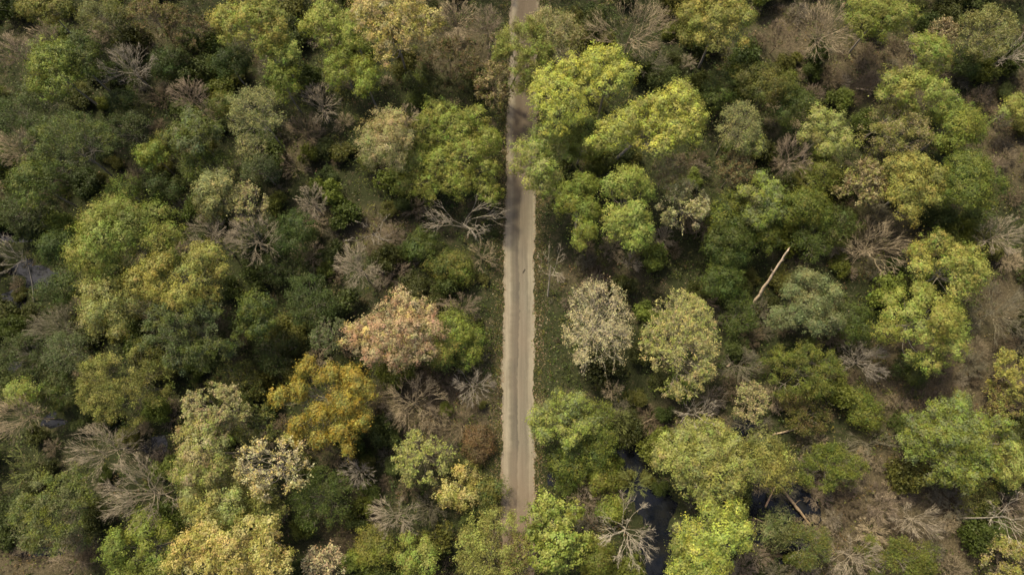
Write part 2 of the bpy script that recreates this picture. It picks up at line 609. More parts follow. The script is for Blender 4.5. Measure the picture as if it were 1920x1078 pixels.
def place(kind, px, py, rx, ry, col, label, h=None, bark='grey', nick=None, lobes=None, base=None, mix=None, dens=1.0, leaf=None, counts=None, name=None, cat='tree', group=None, flat=None):
    """One tree: crown where the photograph shows it, stem down to the ground beneath (or at the pixel `base`)."""
    SEED[0] += 1
    rng = np.random.default_rng(SEED[0])
    rpx = math.sqrt(rx * ry)
    rm = rpx * 0.073
    if h is None:
        h = {'bare': 5.0 + 1.25 * rm, 'brush': 2.0 + 0.6 * rm, 'bush': 2.0 + 0.9 * rm}.get(kind, 6.0 + 1.45 * rm)
    rz = min(h * 0.42, rm * (flat or {'dome': 0.85, 'lobed': 0.8, 'feather': 0.85, 'bare': 0.8, 'sparse': 0.85, 'bush': 0.8, 'brush': 0.6}[kind]))
    zc = h - rz * 0.95 if kind in ('dome', 'lobed', 'feather', 'bush') else h - rz
    zc = max(zc, 0.5)
    zv = h - rz * 0.45                       # the level whose outline the camera sees
    c = at(px, py, zv)
    c[2] = zc
    k = m_per_px(px, py, zv)
    R = (rx * k * 1.12, ry * k * 1.12)
    HEROES.append((px, py, rx, ry))
    if base is not None:
        b = at(base[0], base[1], 0)
    else:
        b = np.array([c[0] + rng.normal(0, 0.05 * rm), c[1] + rng.normal(0, 0.05 * rm), 0])
    b[2] = float(ground_z(b[0], b[1])) - 0.12
    root = bpy.data.objects.new(name or {'bare': 'bare_tree', 'bush': 'bush', 'brush': 'twiggy_bush', 'sparse': 'tree'}.get(kind, 'tree'), None)
    root.location = b
    root.empty_display_size = 0.5
    COL.objects.link(root)
    finish(root, label, cat, group)
    if nick:
        NICKS.append((c[0], c[1], nick, px, py))
    c = c - b
    o = np.zeros(3)
    bcol = B[bark]
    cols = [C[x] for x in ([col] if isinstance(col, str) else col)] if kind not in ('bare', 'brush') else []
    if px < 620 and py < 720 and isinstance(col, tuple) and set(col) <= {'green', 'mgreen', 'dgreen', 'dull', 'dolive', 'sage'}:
        cols = [(c_[0] * 0.74, c_[1] * 0.80, c_[2] * 0.86) for c_ in cols]      # dimmer light on the left, painted into these leaf colours
    wts = mix or [1.0] * max(len(cols), 1)
    area = math.pi * R[0] * R[1]

    if kind in ('bare', 'brush', 'sparse', 'feather'):
        if kind == 'brush':
            top = o * 0.7 + np.array([c[0] * 0.3, c[1] * 0.3, c[2] * 0.35])
            cn = counts or (12, 3, 4, 4)
        else:
            top = c + np.array([0, 0, -rz * 0.45])
            cn = counts or ((12, 5, 4, 4) if kind == 'bare' else (13, 4, 4, 2))
        if kind != 'brush' and area < 18 and counts is None:
            cn = (9, 4, 4, 2) if kind != 'bare' else (9, 4, 4, 3)
        lv = branch_levels(rng, o, top, c, R, rz, cn, up=0.5 if kind != 'feather' else 0.7, fuzz=0.80 if kind in ('bare', 'brush') else 0.95)
        wt, wb = Wood(), Wood()
        wt.tubes(*lv[0], sides=6, tip=False)
        wb.tubes(*lv[1], sides=4)
        wb.tubes(*lv[2], sides=3)
        for (p_, r_) in (lv[3:] if kind != 'feather' else lv[3:4]):
            wb.tubes(p_, r_, sides=3)
        wt.build('trunk', root, bcol)
        wb.build('branches', root, bcol)
        if kind in ('sparse', 'feather'):
            p_, r_ = lv[-1]
            n = len(p_)
            want = int(area * (82 if kind == 'sparse' else 172) * dens)
            per = max(1, want // n + 1)
            idx = rng.choice(np.arange(n).repeat(per), size=min(want, n * per), replace=False)
            u = rng.uniform(0.3, 1.15, len(idx))[:, None]
            pos = p_[idx, 0] * (1 - u) + p_[idx, -1] * u
            sg = 0.16 if kind == 'sparse' else 0.26
            pos = pos + rng.normal(0, sg, pos.shape)
            dirn = unit(p_[idx, -1] - p_[idx, 0])
            nrm = unit(rng.normal(size=pos.shape) * 0.8 + np.array([0, 0, 0.75]) + unit(pos - (c - np.array([0, 0, rz]))) * 0.3)
            ls = leaf or (0.20 if kind == 'sparse' else 0.205)
            size = ls * rng.uniform(0.6, 1.4, len(idx))
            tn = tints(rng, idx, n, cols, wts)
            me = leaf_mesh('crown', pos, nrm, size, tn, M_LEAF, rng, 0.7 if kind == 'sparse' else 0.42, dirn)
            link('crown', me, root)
        return root

    # leafy crowns built of lobes
    if lobes is None:
        nl = int(np.clip(5 + area / (7.5 if kind == 'lobed' else 9.0), 5, 24))
        rl = math.sqrt(area / (nl * math.pi)) * (1.06 if kind == 'lobed' else 1.32)
        pts = []
        fr = max(0.35, 1 - 0.75 * rl / math.sqrt(R[0] * R[1]))
        for _ in range(nl):
            best, bd = None, -1
            for _c in range(14):
                a, q = rng.uniform(0, 6.283), math.sqrt(rng.random())
                p = np.array([math.cos(a) * q, math.sin(a) * q])
                d = min([np.linalg.norm(p - x) for x in pts], default=9)
                if d > bd:
                    best, bd = p, d
            pts.append(best)
        pts = np.array(pts)
        dd = np.linalg.norm(pts, axis=1)
        lc = np.stack([c[0] + pts[:, 0] * R[0] * fr, c[1] + pts[:, 1] * R[1] * fr,
                       c[2] + (rz * 0.95 - rl * 0.75) * np.sqrt(np.clip(1 - 0.9 * dd ** 2, 0.02, 1)) + rng.normal(0, (0.16 if kind == 'lobed' else 0.08) * rz, nl) - rz * 0.25 * dd ** 2], 1)
        lr = rl * rng.uniform(0.55, 1.35, nl)
    else:
        lc, lr = [], []
        for (lx, ly, lrad, dz) in lobes:
            q = at(lx, ly, zv + dz)
            lc.append(q - b - np.array([0, 0, lrad * k * 0.5]))
            lr.append(lrad * k * 1.22)
        lc, lr = np.array(lc), np.array(lr)
        # break every lobe of the outline into smaller boughs
        bc, br = [], []
        for q, r in zip(lc, lr):
            m = int(np.clip(3 + r * r * 0.9, 3, 9))
            for j in range(m):
                a = j * 2.4 + rng.uniform(0, 1)
                s = math.sqrt((j + 0.5) / m)
                bc.append(q + np.array([math.cos(a) * s * r * 0.62, math.sin(a) * s * r * 0.62, r * (0.35 - 0.55 * s * s) + rng.normal(0, 0.15 * r)]))
                br.append(r * rng.uniform(0.40, 0.60))
        lc, lr = np.array(bc), np.array(br)
    # trunk and limbs
    cen = lc.mean(axis=0)
    top = np.array([cen[0] * 0.92, cen[1] * 0.92, max(cen[2] - rz * 0.75, h * 0.3)])
    wt, wb = Wood(), Wood()
    t = np.linspace(0, 1, 6)[:, None]
    stem = top[None] * t + np.sin(t * math.pi) * rng.normal(0, 0.25, 3) * np.array([1, 1, 0])
    r0 = 0.05 + 0.016 * rm + 0.004 * h
    wt.tubes(stem[None], (r0 * (1.15 - 0.6 * t[:, 0]))[None], sides=7, tip=False)
    if len(lc):
        s = rng.uniform(0.72, 1.0, len(lc))[:, None]
        p = curve(rng, top[None] * s, lc + np.array([0, 0, 0.25]) * lr[:, None], 6, 0.07, lift=0.15)
        wb.tubes(p, np.linspace(1, 0.3, 6)[None] * (r0 * 0.36 * rng.uniform(0.7, 1.2, len(lc)))[:, None], sides=4)
        m = 2
        par = np.repeat(np.arange(len(lc)), m)
        dv = unit(rng.normal(size=(len(par), 3)) + np.array([0, 0, 0.6]))
        e = lc[par] + dv * (lr[par] * rng.uniform(0.7, 1.12, len(par)))[:, None]
        f = p[par, 3 + rng.integers(0, 3, len(par))]
        wb.tubes(curve(rng, f, e, 3, 0.08), np.linspace(1, 0.3, 3)[None] * (r0 * 0.14 * rng.uniform(0.7, 1.3, len(par)))[:, None], sides=3)
    wt.build('trunk', root, bcol)
    wb.build('branches', root, bcol)
    # leaves: clumps on the lobes' outer skin
    ls = leaf or (0.185 if kind == 'lobed' else 0.175)
    want = int(area * 196 * dens * (0.21 / ls) ** 1.4)
    per = 26
    ncl = max(40, want // per)
    wl = lr ** 2
    li = rng.choice(len(lc), size=int(ncl * 1.5), p=wl / wl.sum())
    dv = unit(rng.normal(size=(len(li), 3)))
    dv[:, 2] = np.where(dv[:, 2] < -0.35, -dv[:, 2], dv[:, 2])
    spray = np.where(rng.random(len(li)) < 0.20, rng.uniform(1.08, 1.55, len(li)), rng.uniform(0.72, 1.06, len(li)))
    cp = lc[li] + dv * (lr[li] * spray)[:, None] * np.array([1, 1, 0.85])
    dist = np.linalg.norm(cp[:, None] - lc[None], axis=2) / lr[None]
    dist[np.arange(len(li)), li] = 9
    keep = dist.min(axis=1) > 0.62
    cp, dv, lob = cp[keep][:ncl], dv[keep][:ncl], li[keep][:ncl]
    ncl = len(cp)
    csz = rng.uniform(0.6, 1.35, ncl)
    ci = rng.choice(ncl, size=want, p=csz / csz.sum())
    g3 = rng.normal(size=(want, 3)) * np.array([1, 1, 0.6])
    pos = cp[ci] + g3 * (0.21 * (csz[ci] ** 0.5) * (1.15 if kind == 'lobed' else 1.35) * np.where(rng.random(want) < 0.12, 2.0, 0.92))[:, None]
    nrm = unit(dv[ci] * 0.9 + unit(g3 + 1e-6) * 0.45 + rng.normal(size=(want, 3)) * 0.30 + np.array([0, 0, 0.2]))
    size = ls * rng.uniform(0.6, 1.4, want)
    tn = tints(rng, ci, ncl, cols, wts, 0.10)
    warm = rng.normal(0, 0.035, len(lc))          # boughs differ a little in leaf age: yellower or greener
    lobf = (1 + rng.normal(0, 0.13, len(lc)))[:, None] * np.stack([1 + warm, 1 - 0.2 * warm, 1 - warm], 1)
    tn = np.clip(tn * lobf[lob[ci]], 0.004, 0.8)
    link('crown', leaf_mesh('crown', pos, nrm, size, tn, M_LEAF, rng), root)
    return root


T = place
# ---- upper left
T('lobed', 78, 8, 55, 32, ('yolive', 'olive'), 'yellow olive leafy tree cut by the top edge, nearest the top left corner', bark='grey')
T('brush', 78, 52, 30, 24, None, 'small tan twiggy thicket below the olive tree in the top left corner', h=5, bark='tan')
T('bare', 22, 92, 38, 40, None, 'tan leafless tree at the left edge near the top corner', bark='rosy', nick='the tan tree by the top corner')
T('feather', 185, 24, 40, 32, ('sage', 'olive'), 'soft grey green tree near the top edge with a dark trunk running down right', h=12, base=(247, 82), bark='dull')
T('sparse', 275, 22, 45, 30, ('olive', 'brownleaf'), 'thin brown and olive tree at the top edge beside the soft grey green tree', bark='tan')
T('sparse', 350, 45, 48, 35, ('dolive', 'brownleaf'), 'dim brownish half bare tree between two yellow green trees near the top edge', bark='rosy', h=8)
T('dome', 135, 105, 42, 44, ('green', 'mgreen'), 'mid green round crown, the right half of the green pair at upper left', h=14)
T('dome', 90, 125, 48, 55, ('green', 'bgreen', 'mgreen'), 'brighter green lumpy crown, the left half of the green pair at upper left', h=15, nick='the green pair of crowns at upper left')
T('feather', 75, 178, 34, 34, ('dull', 'sage'), 'dull grey green tree tucked below the green pair at upper left', h=10)
T('bare', 232, 118, 56, 46, None, 'grey leafless tree with fine spreading twigs among dark green crowns at upper left', bark='grey', nick='the grey bare tree at upper left')
T('bush', 310, 113, 30, 24, ('dgreen', 'mgreen'), 'dark green bush beside the grey leafless tree at upper left', h=6)
T('bare', 347, 172, 38, 34, None, 'rosy brown dense leafless crown like a twiggy ball among dark green', h=11, bark='rosy', counts=(14, 5, 4, 4), nick='the rosy twiggy ball tree')
T('lobed', 462, 34, 70, 54, ('yolive', 'yellow', 'bgreen'), 'large yellow olive tree at the top edge, left of the pale yellow one', h=17, nick='the large yellow olive tree')
T('lobed', 517, 92, 38, 32, ('bgreen', 'lgreen'), 'light green lobed tree just below the large yellow olive tree', h=14)
T('bush', 428, 112, 36, 28, ('dgreen', 'mgreen'), 'dark bluish green crown under the large yellow olive tree', h=9)
T('lobed', 528, 150, 28, 36, ('bgreen', 'green'), 'narrow light green tree below the light green lobed one', h=12)
T('feather', 474, 206, 48, 46, ('paleolive', 'sage'), 'pale grey green tree whose dark trunk shows at its lower right', h=17, base=(535, 285), bark='grey', nick='the pale tree with the dark trunk')
T('bare', 597, 190, 38, 44, None, 'pale leafless tree with pinkish twigs right of the pale grey green tree', bark='pale', nick='the pale bare tree at upper left')
T('bare', 567, 240, 34, 38, None, 'brown leafless tree with limbs fanning from its foot over brown ground', h=7, bark='brown')
T('lobed', 604, 36, 46, 40, ('yolive', 'bgreen'), 'yellow green lobed tree at the top edge touching the pale yellow tree', h=14)
T('lobed', 640, 118, 32, 36, ('bgreen', 'green'), 'fresh green crown below left of the pale yellow tree', h=12)
T('feather', 122, 268, 72, 60, ('green', 'mgreen', 'dull'), 'broad mid green tree with fine leaves near the left edge, upper third', h=16, nick='the broad fine leaved green tree')
T('feather', 28, 215, 42, 38, ('dull', 'mgreen'), 'dull green tree at the left edge beside the broad fine leaved one', h=11)
T('feather', 236, 242, 42, 34, ('dgreen', 'dolive'), 'dark green low tree right of the broad fine leaved green tree', h=8)
T('lobed', 366, 245, 42, 42, ('sage', 'green'), 'grey green tree with pale branches below the rosy twiggy ball tree', h=13, bark='pale', nick='the tree below the rosy twiggy ball')
T('bush', 222, 186, 28, 22, ('mgreen', 'dgreen'), 'small dark green bush below the grey leafless tree at upper left', h=6)
T('bush', 415, 192, 26, 22, ('olive', 'mgreen'), 'small olive bush between the rosy twiggy ball and the pale tree', h=7)
T('lobed', 280, 290, 34, 27, ('bgreen', 'green'), 'bright green small crown right of the broad fine leaved green tree', h=9)
T('sparse', 466, 278, 28, 30, ('sage', 'paleolive'), 'thin pale sapling below the pale tree with its dark trunk showing', h=8, bark='pale')
T('dome', 58, 342, 50, 34, ('green', 'mgreen'), 'mid green rounded tree near the left edge above the dark wet hollow', h=12, nick='the green tree above the wet hollow')
T('bare', 18, 268, 36, 44, None, 'tan leafless tree leaning in from the left edge above the rounded green tree', bark='tan', h=11)
T('bush', 320, 262, 28, 24, ('olive', 'dgreen'), 'dark olive bush left of the grey green tree with pale branches', h=7)
T('feather', 386, 308, 54, 30, ('mgreen', 'green'), 'fine leaved green low tree under the grey green tree with pale branches', h=9)
T('feather', 488, 316, 32, 28, ('sage', 'dull'), 'soft grey green sapling left of the rosy brown brush', h=8)
T('brush', 548, 306, 36, 28, None, 'rosy brown brush patch below the brown leafless tree', h=4, bark='rosy')
T('lobed', 402, 360, 48, 40, ('sage', 'paleolive'), 'pale grey green tree above the two pale leafless trees on the left', h=14, bark='pale', nick='the grey green tree above the bare pair')
T('sparse', 455, 378, 36, 36, ('paleolive', 'paletan'), 'half bare pale tan tree joined to the pale grey green tree', h=12, bark='pale')
T('bush', 225, 352, 32, 20, ('mgreen', 'bgreen'), 'small green bush above the big olive green dome', h=8)
T('bush', 295, 345, 38, 28, ('dgreen', 'dolive'), 'dark bush between the big olive green dome and the pale grey green tree', h=7)
# ---- top centre
T('lobed', 738, 40, 82, 55, ('paleyel', 'yellow', 'paletan'), 'pale yellow spring tree at the top edge with one long lobe hanging down', h=19, bark='pale', nick='the pale yellow tree at the top edge',
  lobes=[(690, 28, 30, 0), (725, 12, 28, 1), (765, 18, 32, 1), (800, 40, 28, 0), (770, 55, 30, 0.5), (712, 55, 28, 0), (720, 88, 20, -0.5), (721, 115, 14, -1), (675, 15, 22, -0.5), (745, 40, 26, 1)])
T('lobed', 662, 55, 26, 42, ('bgreen', 'lgreen'), 'fresh green crown squeezed between the two yellow trees at the top', h=13)
T('lobed', 684, 140, 23, 42, ('green', 'bgreen'), 'narrow green tree hanging below the pale yellow tree', h=13, nick='the narrow green tree near the top')
T('bare', 855, 26, 44, 36, None, 'tan leafless tree at the top edge between the pale yellow tree and the road', bark='tan', nick='the tan bare tree near the road')
T('bare', 914, 45, 30, 46, None, 'thin brown leafless tree beside the top end of the road', bark='rosy', h=8)
T('sparse', 842, 112, 62, 44, ('dolive', 'brownleaf'), 'dim olive half bare tree above the large mid green tree by the road', h=9, bark='rosy', dens=1.2)
T('feather', 800, 150, 40, 34, ('dgreen', 'dolive'), 'dark green low tree below the dim olive half bare tree', h=6)
T('sparse', 927, 152, 36, 42, ('brownleaf', 'olive', 'paletan'), 'brown feathery tree leaning on the left edge of the road near the top', h=9, bark='tan', dens=1.5, nick='the brown feathery tree beside the road')
T('feather', 980, 92, 50, 66, ('olive', 'bgreen', 'yolive'), 'fine leaved olive tree arching across the road near the top edge', h=16, base=(942, 190), bark='dull', dens=2.0, nick='the olive tree arching over the road')
T('feather', 1040, 56, 50, 46, ('olive', 'paleolive', 'paletan'), 'tan olive fine leaved tree right of the arching tree over the road', h=14, bark='tan')
T('bare', 1188, 42, 82, 62, None, 'large pale tan leafless tree at the top edge above the bright lime tree', h=15, bark='tan', counts=(9, 5, 4, 4, 2), nick='the large tan bare tree')
T('bare', 1218, 112, 42, 28, None, 'dull leafless shrub tree below the large pale tan leafless tree', h=6, bark='dull')
T('lobed', 1146, 130, 54, 54, ('lime', 'lgreen'), 'brightest lime green crown, upper right of the lime pair by the road', h=21, bark='pale', nick='the lime pair by the road', lobes=[(1120, 110, 26, 0), (1150, 100, 24, 1), (1172, 128, 26, 0.5), (1140, 140, 28, 0), (1160, 160, 20, -0.5), (1185, 135, 16, -0.5), (1106, 142, 22, -0.5), (1104, 168, 20, -1)])
T('lobed', 1046, 172, 52, 70, ('lime', 'lgreen'), 'lime green crown reaching over the right edge of the road', h=21, bark='pale', lobes=[(1070, 125, 28, 0), (1030, 145, 30, 0.5), (1060, 170, 30, 1), (1025, 185, 28, 0), (1045, 215, 26, 0), (1075, 205, 26, -0.5), (1035, 238, 18, -1), (1012, 165, 18, -0.5)])
T('lobed', 1016, 296, 52, 68, ('lgreen', 'paleolive', 'bgreen'), 'pale green tree overhanging the right side of the road below the lime crown', h=15, nick='the pale green tree overhanging the road')
T('dome', 1092, 255, 44, 48, ('green', 'bgreen'), 'mid green crown lying in shade between the lime crowns', h=12)
T('lobed', 1215, 225, 105, 75, ('lime', 'yolive', 'lgreen'), 'wide yellow green tree with a pale forked trunk showing through', h=21, base=(1140, 314), bark='white', nick='the wide tree with the pale trunk',
  lobes=[(1275, 180, 30, 1), (1298, 210, 26, 0.5), (1250, 195, 26, 0.5), (1270, 240, 28, 0), (1300, 245, 18, -0.5), (1180, 225, 28, 0), (1150, 245, 26, -0.5), (1120, 262, 20, -1), (1200, 205, 20, 0), (1245, 268, 24, -0.5), (1235, 225, 18, 0), (1212, 240, 18, -0.5), (1190, 262, 16, -1), (1222, 190, 16, 0)])
T('lobed', 1176, 390, 52, 76, ('bgreen', 'lgreen'), 'fresh green tall crown, the right one of the pair below the wide yellow green tree', h=17, bark='pale', nick='the fresh green pair right of the road',
  lobes=[(1180, 335, 28, 0.5), (1205, 350, 22, 0), (1150, 345, 22, 0), (1195, 400, 26, 0.5), (1160, 410, 24, 0), (1195, 445, 24, -0.5), (1145, 430, 16, -1), (1210, 425, 16, -0.5)])
T('lobed', 1090, 392, 42, 72, ('bgreen', 'green'), 'fresh green crown, the left one of the pair below the wide yellow green tree', h=15, bark='pale', lobes=[(1095, 345, 24, 0), (1065, 375, 22, 0), (1105, 390, 24, 0), (1100, 430, 22, 0), (1085, 455, 14, -1), (1060, 355, 16, -0.5)])
T('sparse', 1285, 378, 42, 48, ('cream', 'paleolive'), 'small cream flowered tree right of the fresh green pair', h=11, bark='pale', dens=1.4, nick='the small cream tree beside fresh green')
T('sparse', 1258, 312, 32, 26, ('paletan', 'olive'), 'tan green thin crown below the wide yellow green tree', h=10, bark='tan')
T('lobed', 856, 275, 92, 92, ('bgreen', 'green', 'yolive'), 'large mid green tree beside the left edge of the road in the upper half', h=11.5, nick='the large green tree left of the road',
  lobes=[(820, 205, 26, 0), (800, 245, 32, 0.5), (850, 235, 32, 1), (890, 220, 26, 0), (915, 265, 26, -0.5), (870, 285, 34, 1), (820, 300, 30, 0), (780, 300, 26, -0.5), (860, 335, 30, 0), (910, 320, 28, -0.5), (800, 345, 26, -1), (920, 360, 20, -1.5), (765, 345, 20, -1.5)])
T('dome', 722, 258, 48, 54, ('paleolive', 'paletan'), 'pale tan green crown on the left flank of the large mid green tree', h=14, bark='tan')
T('bare', 762, 212, 24, 22, None, 'small tan leafless crown poking up above the pale tan green crown', h=14, bark='tan')
# ---- upper right
T('lobed', 1352, 36, 72, 58, ('yolive', 'yellow', 'olive'), 'yellow olive tree at the top edge right of the large tan leafless tree', h=16, nick='the yellow olive top edge tree')
T('bare', 1556, 46, 56, 62, None, 'tan leafless tree at the top edge with a pale crooked limb', h=12, bark='tan', counts=(14, 5, 4, 4), nick='the tan bare tree at the top right')
T('bare', 1465, 70, 38, 32, None, 'small brown leafless tree between the yellow olive tree and the tan leafless one', h=6, bark='brown')
T('dome', 1655, 22, 58, 46, ('bgreen', 'yolive', 'green'), 'green dome at the top edge right of the tan leafless tree', h=13, nick='the green dome at the top right edge')
T('dome', 1434, 148, 52, 38, ('olive', 'dolive'), 'smooth olive green dome, upper right of the wide yellow green tree', h=11, bark='tan', nick='the smooth olive dome')
T('bush', 1358, 165, 32, 32, ('dgreen', 'mgreen'), 'dark green bush left of the smooth olive dome', h=8)
T('dome', 1492, 190, 44, 32, ('dgreen', 'mgreen'), 'dark green crown below right of the smooth olive dome', h=9)
T('lobed', 1748, 98, 44, 42, ('yolive', 'bgreen'), 'yellow green crown forming the top of the tall group at upper right', h=15, nick='the tall yellow green group at upper right')
T('lobed', 1728, 165, 78, 42, ('yolive', 'bgreen', 'lgreen'), 'wide yellow green crown in the middle of the tall group at upper right', h=15)
T('feather', 1690, 240, 60, 50, ('olive', 'yolive', 'paletan'), 'olive crown with tan streaks at the foot of the tall group at upper right', h=12)
T('dome', 1797, 233, 52, 48, ('bgreen', 'green'), 'green round crown right of the olive crown with tan streaks', h=12, nick='the green round crown at upper right')
T('lobed', 1556, 244, 48, 42, ('lgreen', 'paleolive'), 'pale yellow green lobed tree above the yellow brown half bare one', h=12, nick='the pale lobed tree at upper right')
T('feather', 1386, 230, 36, 44, ('sage', 'paleolive'), 'grey green upright tree with feathery tips right of the wide yellow green tree', h=13, bark='pale', nick='the grey green upright tree')
T('lobed', 1412, 268, 25, 25, ('sage', 'lgreen'), 'small pale green crown attached below the grey green upright tree', h=11)
T('sparse', 1382, 315, 38, 36, ('sage', 'brownleaf'), 'grey brown half bare tree below the grey green upright tree', h=9, bark='pale', dens=1.3)
T('bare', 1492, 292, 34, 48, None, 'rosy grey leafless upright tree left of the pale yellow green lobed tree', bark='rosy', h=11, nick='the rosy grey upright bare tree')
T('lobed', 1432, 366, 38, 55, ('teal', 'bgreen'), 'bluish green crown below the rosy grey leafless upright tree', h=12, nick='the bluish green crown in the right half')
T('dome', 1540, 326, 38, 30, ('green', 'olive'), 'olive green crown below the pale yellow green lobed tree', h=9)
T('sparse', 1620, 336, 46, 48, ('paletan', 'yolive', 'brownleaf'), 'yellow brown half bare tree left of the bright yellow olive tree', h=11, bark='tan', dens=1.5)
T('lobed', 1722, 345, 60, 55, ('yellow', 'yolive'), 'bright yellow olive tree with a tail of leaves pointing down, right half', h=13, nick='the bright yellow olive tree',
  lobes=[(1690, 315, 24, 0), (1725, 310, 24, 0.5), (1755, 335, 22, 0), (1710, 345, 26, 0.5), (1740, 365, 22, 0), (1690, 360, 20, -0.5), (1705, 392, 18, -0.5), (1712, 412, 11, -1)])
T('dome', 1830, 345, 52, 66, ('green', 'mgreen'), 'mid green tall crown right of the bright yellow olive tree', h=13, nick='the mid green tall crown at right')
T('feather', 1858, 52, 48, 48, ('olive', 'paleolive'), 'soft olive tree in the top right corner', h=11, bark='pale')
T('bare', 1900, 92, 42, 48, None, 'white limbed leafless tree at the right edge near the top', h=11, base=(1850, 132), bark='white', counts=(6, 4, 4, 3), nick='the white limbed bare tree')
T('lobed', 1910, 195, 27, 24, ('lgreen', 'yolive'), 'small yellow green crown at the right edge in the upper part', h=8)
T('sparse', 1772, 54, 26, 24, ('paletan', 'brownleaf'), 'small tan half bare crown above the tall yellow green group', h=8, bark='tan')
T('bush', 1810, 112, 24, 28, ('dgreen',), 'dark bluish green bush in the shade of the tall yellow green group', h=5)
# ---- left middle
T('dome', 216, 445, 98, 82, ('bgreen', 'yolive', 'green'), 'big olive green dome, the highest of the dome cluster on the left', h=18, nick='the big olive green dome', bark='dull')
T('lobed', 326, 512, 86, 62, ('yellow', 'yolive'), 'big yellow dome in the dome cluster on the left', h=17, nick='the big yellow dome on the left')
T('dome', 196, 566, 58, 66, ('paleolive', 'yolive'), 'pale olive dome below the big olive green dome', h=15, bark='pale', nick='the pale olive dome')
T('feather', 348, 618, 82, 76, ('dull', 'sage', 'green'), 'large dull green soft crown below the big yellow dome', h=15, bark='dull', dens=1.2, nick='the large dull green soft crown')
T('bare', 385, 442, 52, 46, None, 'pale leafless tree, left one of the bare pair above the big yellow dome', h=13, bark='pale', nick='the bare pair above the yellow dome')
T('bare', 468, 442, 54, 54, None, 'pale leafless tree with a star of white limbs, right one of the bare pair', h=12, bark='pale')
T('bare', 580, 374, 28, 36, None, 'small pale upright leafless tree right of the pale grey green tree', h=9, bark='pale', nick='the small pale upright bare tree')
T('dome', 546, 436, 34, 40, ('mgreen', 'dgreen'), 'dark green crown right of the star limbed leafless tree', h=9, nick='the crown beside the star limbed tree')
T('lobed', 478, 585, 34, 52, ('dull', 'green'), 'dull green upright tree right of the large dull green soft crown', h=13, nick='the dull green upright tree')
T('bare', 98, 612, 56, 42, None, 'dim brown leafless tree left of the pale olive dome', h=9, bark='dull', counts=(14, 5, 4, 4), nick='the dim brown bare tree on the left')
T('feather', 118, 660, 42, 36, ('sage', 'dull'), 'grey green feathery tree below the dim brown leafless tree', h=10)
T('feather', 226, 716, 78, 76, ('olive', 'yolive', 'moss'), 'soft olive yellow tree below the pale olive dome', h=13, bark='dull', dens=1.1, nick='the soft olive yellow tree')
T('dome', 104, 458, 34, 36, ('mgreen', 'dgreen'), 'dark green crown touching the left side of the big olive green dome', h=9)
T('dome', 112, 534, 36, 34, ('mgreen', 'dgreen'), 'dark green crown above the dim brown leafless tree', h=9)
T('bare', 22, 470, 40, 60, None, 'thin pale leaning tree trunk over the dark wet hollow at the left edge', h=12, base=(62, 566), bark='grey', counts=(5, 3, 3, 3), nick='the leaning tree over the wet hollow')
T('feather', 45, 395, 50, 34, ('dolive', 'dull'), 'dim grey olive tree at the left edge over the wet hollow', h=7)
T('feather', 580, 560, 52, 44, ('mgreen', 'dgreen', 'dull'), 'dark green soft tree right of the dull green upright tree', h=9)
T('sparse', 615, 628, 34, 34, ('sage', 'dull'), 'grey green thin tree left of the peach pink tree', h=9, bark='pale')
T('feather', 530, 500, 46, 36, ('dgreen', 'dolive'), 'dark low tree below the dark green crown near the star limbed tree', h=6)
T('feather', 515, 660, 42, 38, ('dolive', 'dgreen'), 'dark olive low tree above the golden tree', h=6)
T('feather', 440, 720, 50, 40, ('dgreen', 'dolive', 'olive'), 'dark olive low tree left of the golden tree', h=7)
T('lobed', 612, 752, 100, 90, ('gold', 'gold', 'yellow', 'olive'), 'golden yellow tree with orange tips and ragged arms', h=13, nick='the golden yellow tree',
  lobes=[(522, 742, 18, 0), (560, 730, 19, 0), (575, 690, 19, 0.5), (615, 705, 22, 1), (660, 715, 24, 0.5), (690, 735, 18, 0), (640, 760, 26, 1), (595, 775, 21, 0), (560, 800, 19, -0.5), (545, 825, 16, -1), (640, 810, 22, -0.5), (675, 790, 19, -0.5), (600, 820, 18, -1), (650, 840, 13, -1.5)])
T('bare', 668, 496, 44, 46, None, 'dense pale grey leafless crown above the peach pink tree', h=10, bark='pale', counts=(15, 5, 4, 4), nick='the dense pale grey bare crown')
T('lobed', 738, 616, 90, 68, ('pink', 'peach', 'paletan', 'paleyel'), 'peach pink flowering tree left of the road', h=13, bark='tan', nick='the peach pink tree', mix=[3, 4, 2.2, 1.6], dens=0.72,
  lobes=[(755, 565, 26, 0.5), (720, 585, 22, 0), (790, 580, 26, 0), (810, 615, 24, 0), (765, 615, 32, 1), (720, 625, 30, 0.5), (680, 615, 22, -0.5), (665, 640, 24, -0.5), (700, 665, 24, -0.5), (745, 660, 30, 0), (790, 655, 24, -0.5), (655, 620, 14, -1)])
T('dome', 852, 642, 58, 52, ('bgreen', 'green', 'mgreen'), 'vivid green bush between the peach pink tree and the road', h=6, nick='the vivid green bush by the road', name='bush', cat='bush')
T('bush', 824, 652, 26, 24, ('yellow', 'bgreen'), 'small yellow green crown between the peach pink tree and the vivid green bush', h=8.5)
T('bare', 862, 402, 88, 50, None, 'crooked white leafless tree bending toward the road below the large mid green tree', h=10, base=(893, 445), bark='white', counts=(7, 4, 4, 3), nick='the crooked white bare tree')
T('brush', 903, 478, 38, 34, None, 'tan brush at the left road edge below the crooked white leafless tree', h=2.6, bark='tan')
T('bare', 862, 572, 44, 28, None, 'grey brown leafless bush above the vivid green bush', h=4, bark='rosy', nick='the grey brown bare bush by the road')
T('bare', 692, 430, 55, 38, None, 'dark dead tree with bare limbs sprawling over a brown hollow', h=8, base=(738, 455), bark='grey', counts=(6, 3, 3, 3))
T('bush', 845, 498, 40, 34, ('mgreen', 'olive'), 'olive green bush below the tan brush and near the left road edge', h=4, nick='the olive green bush by the left road edge')
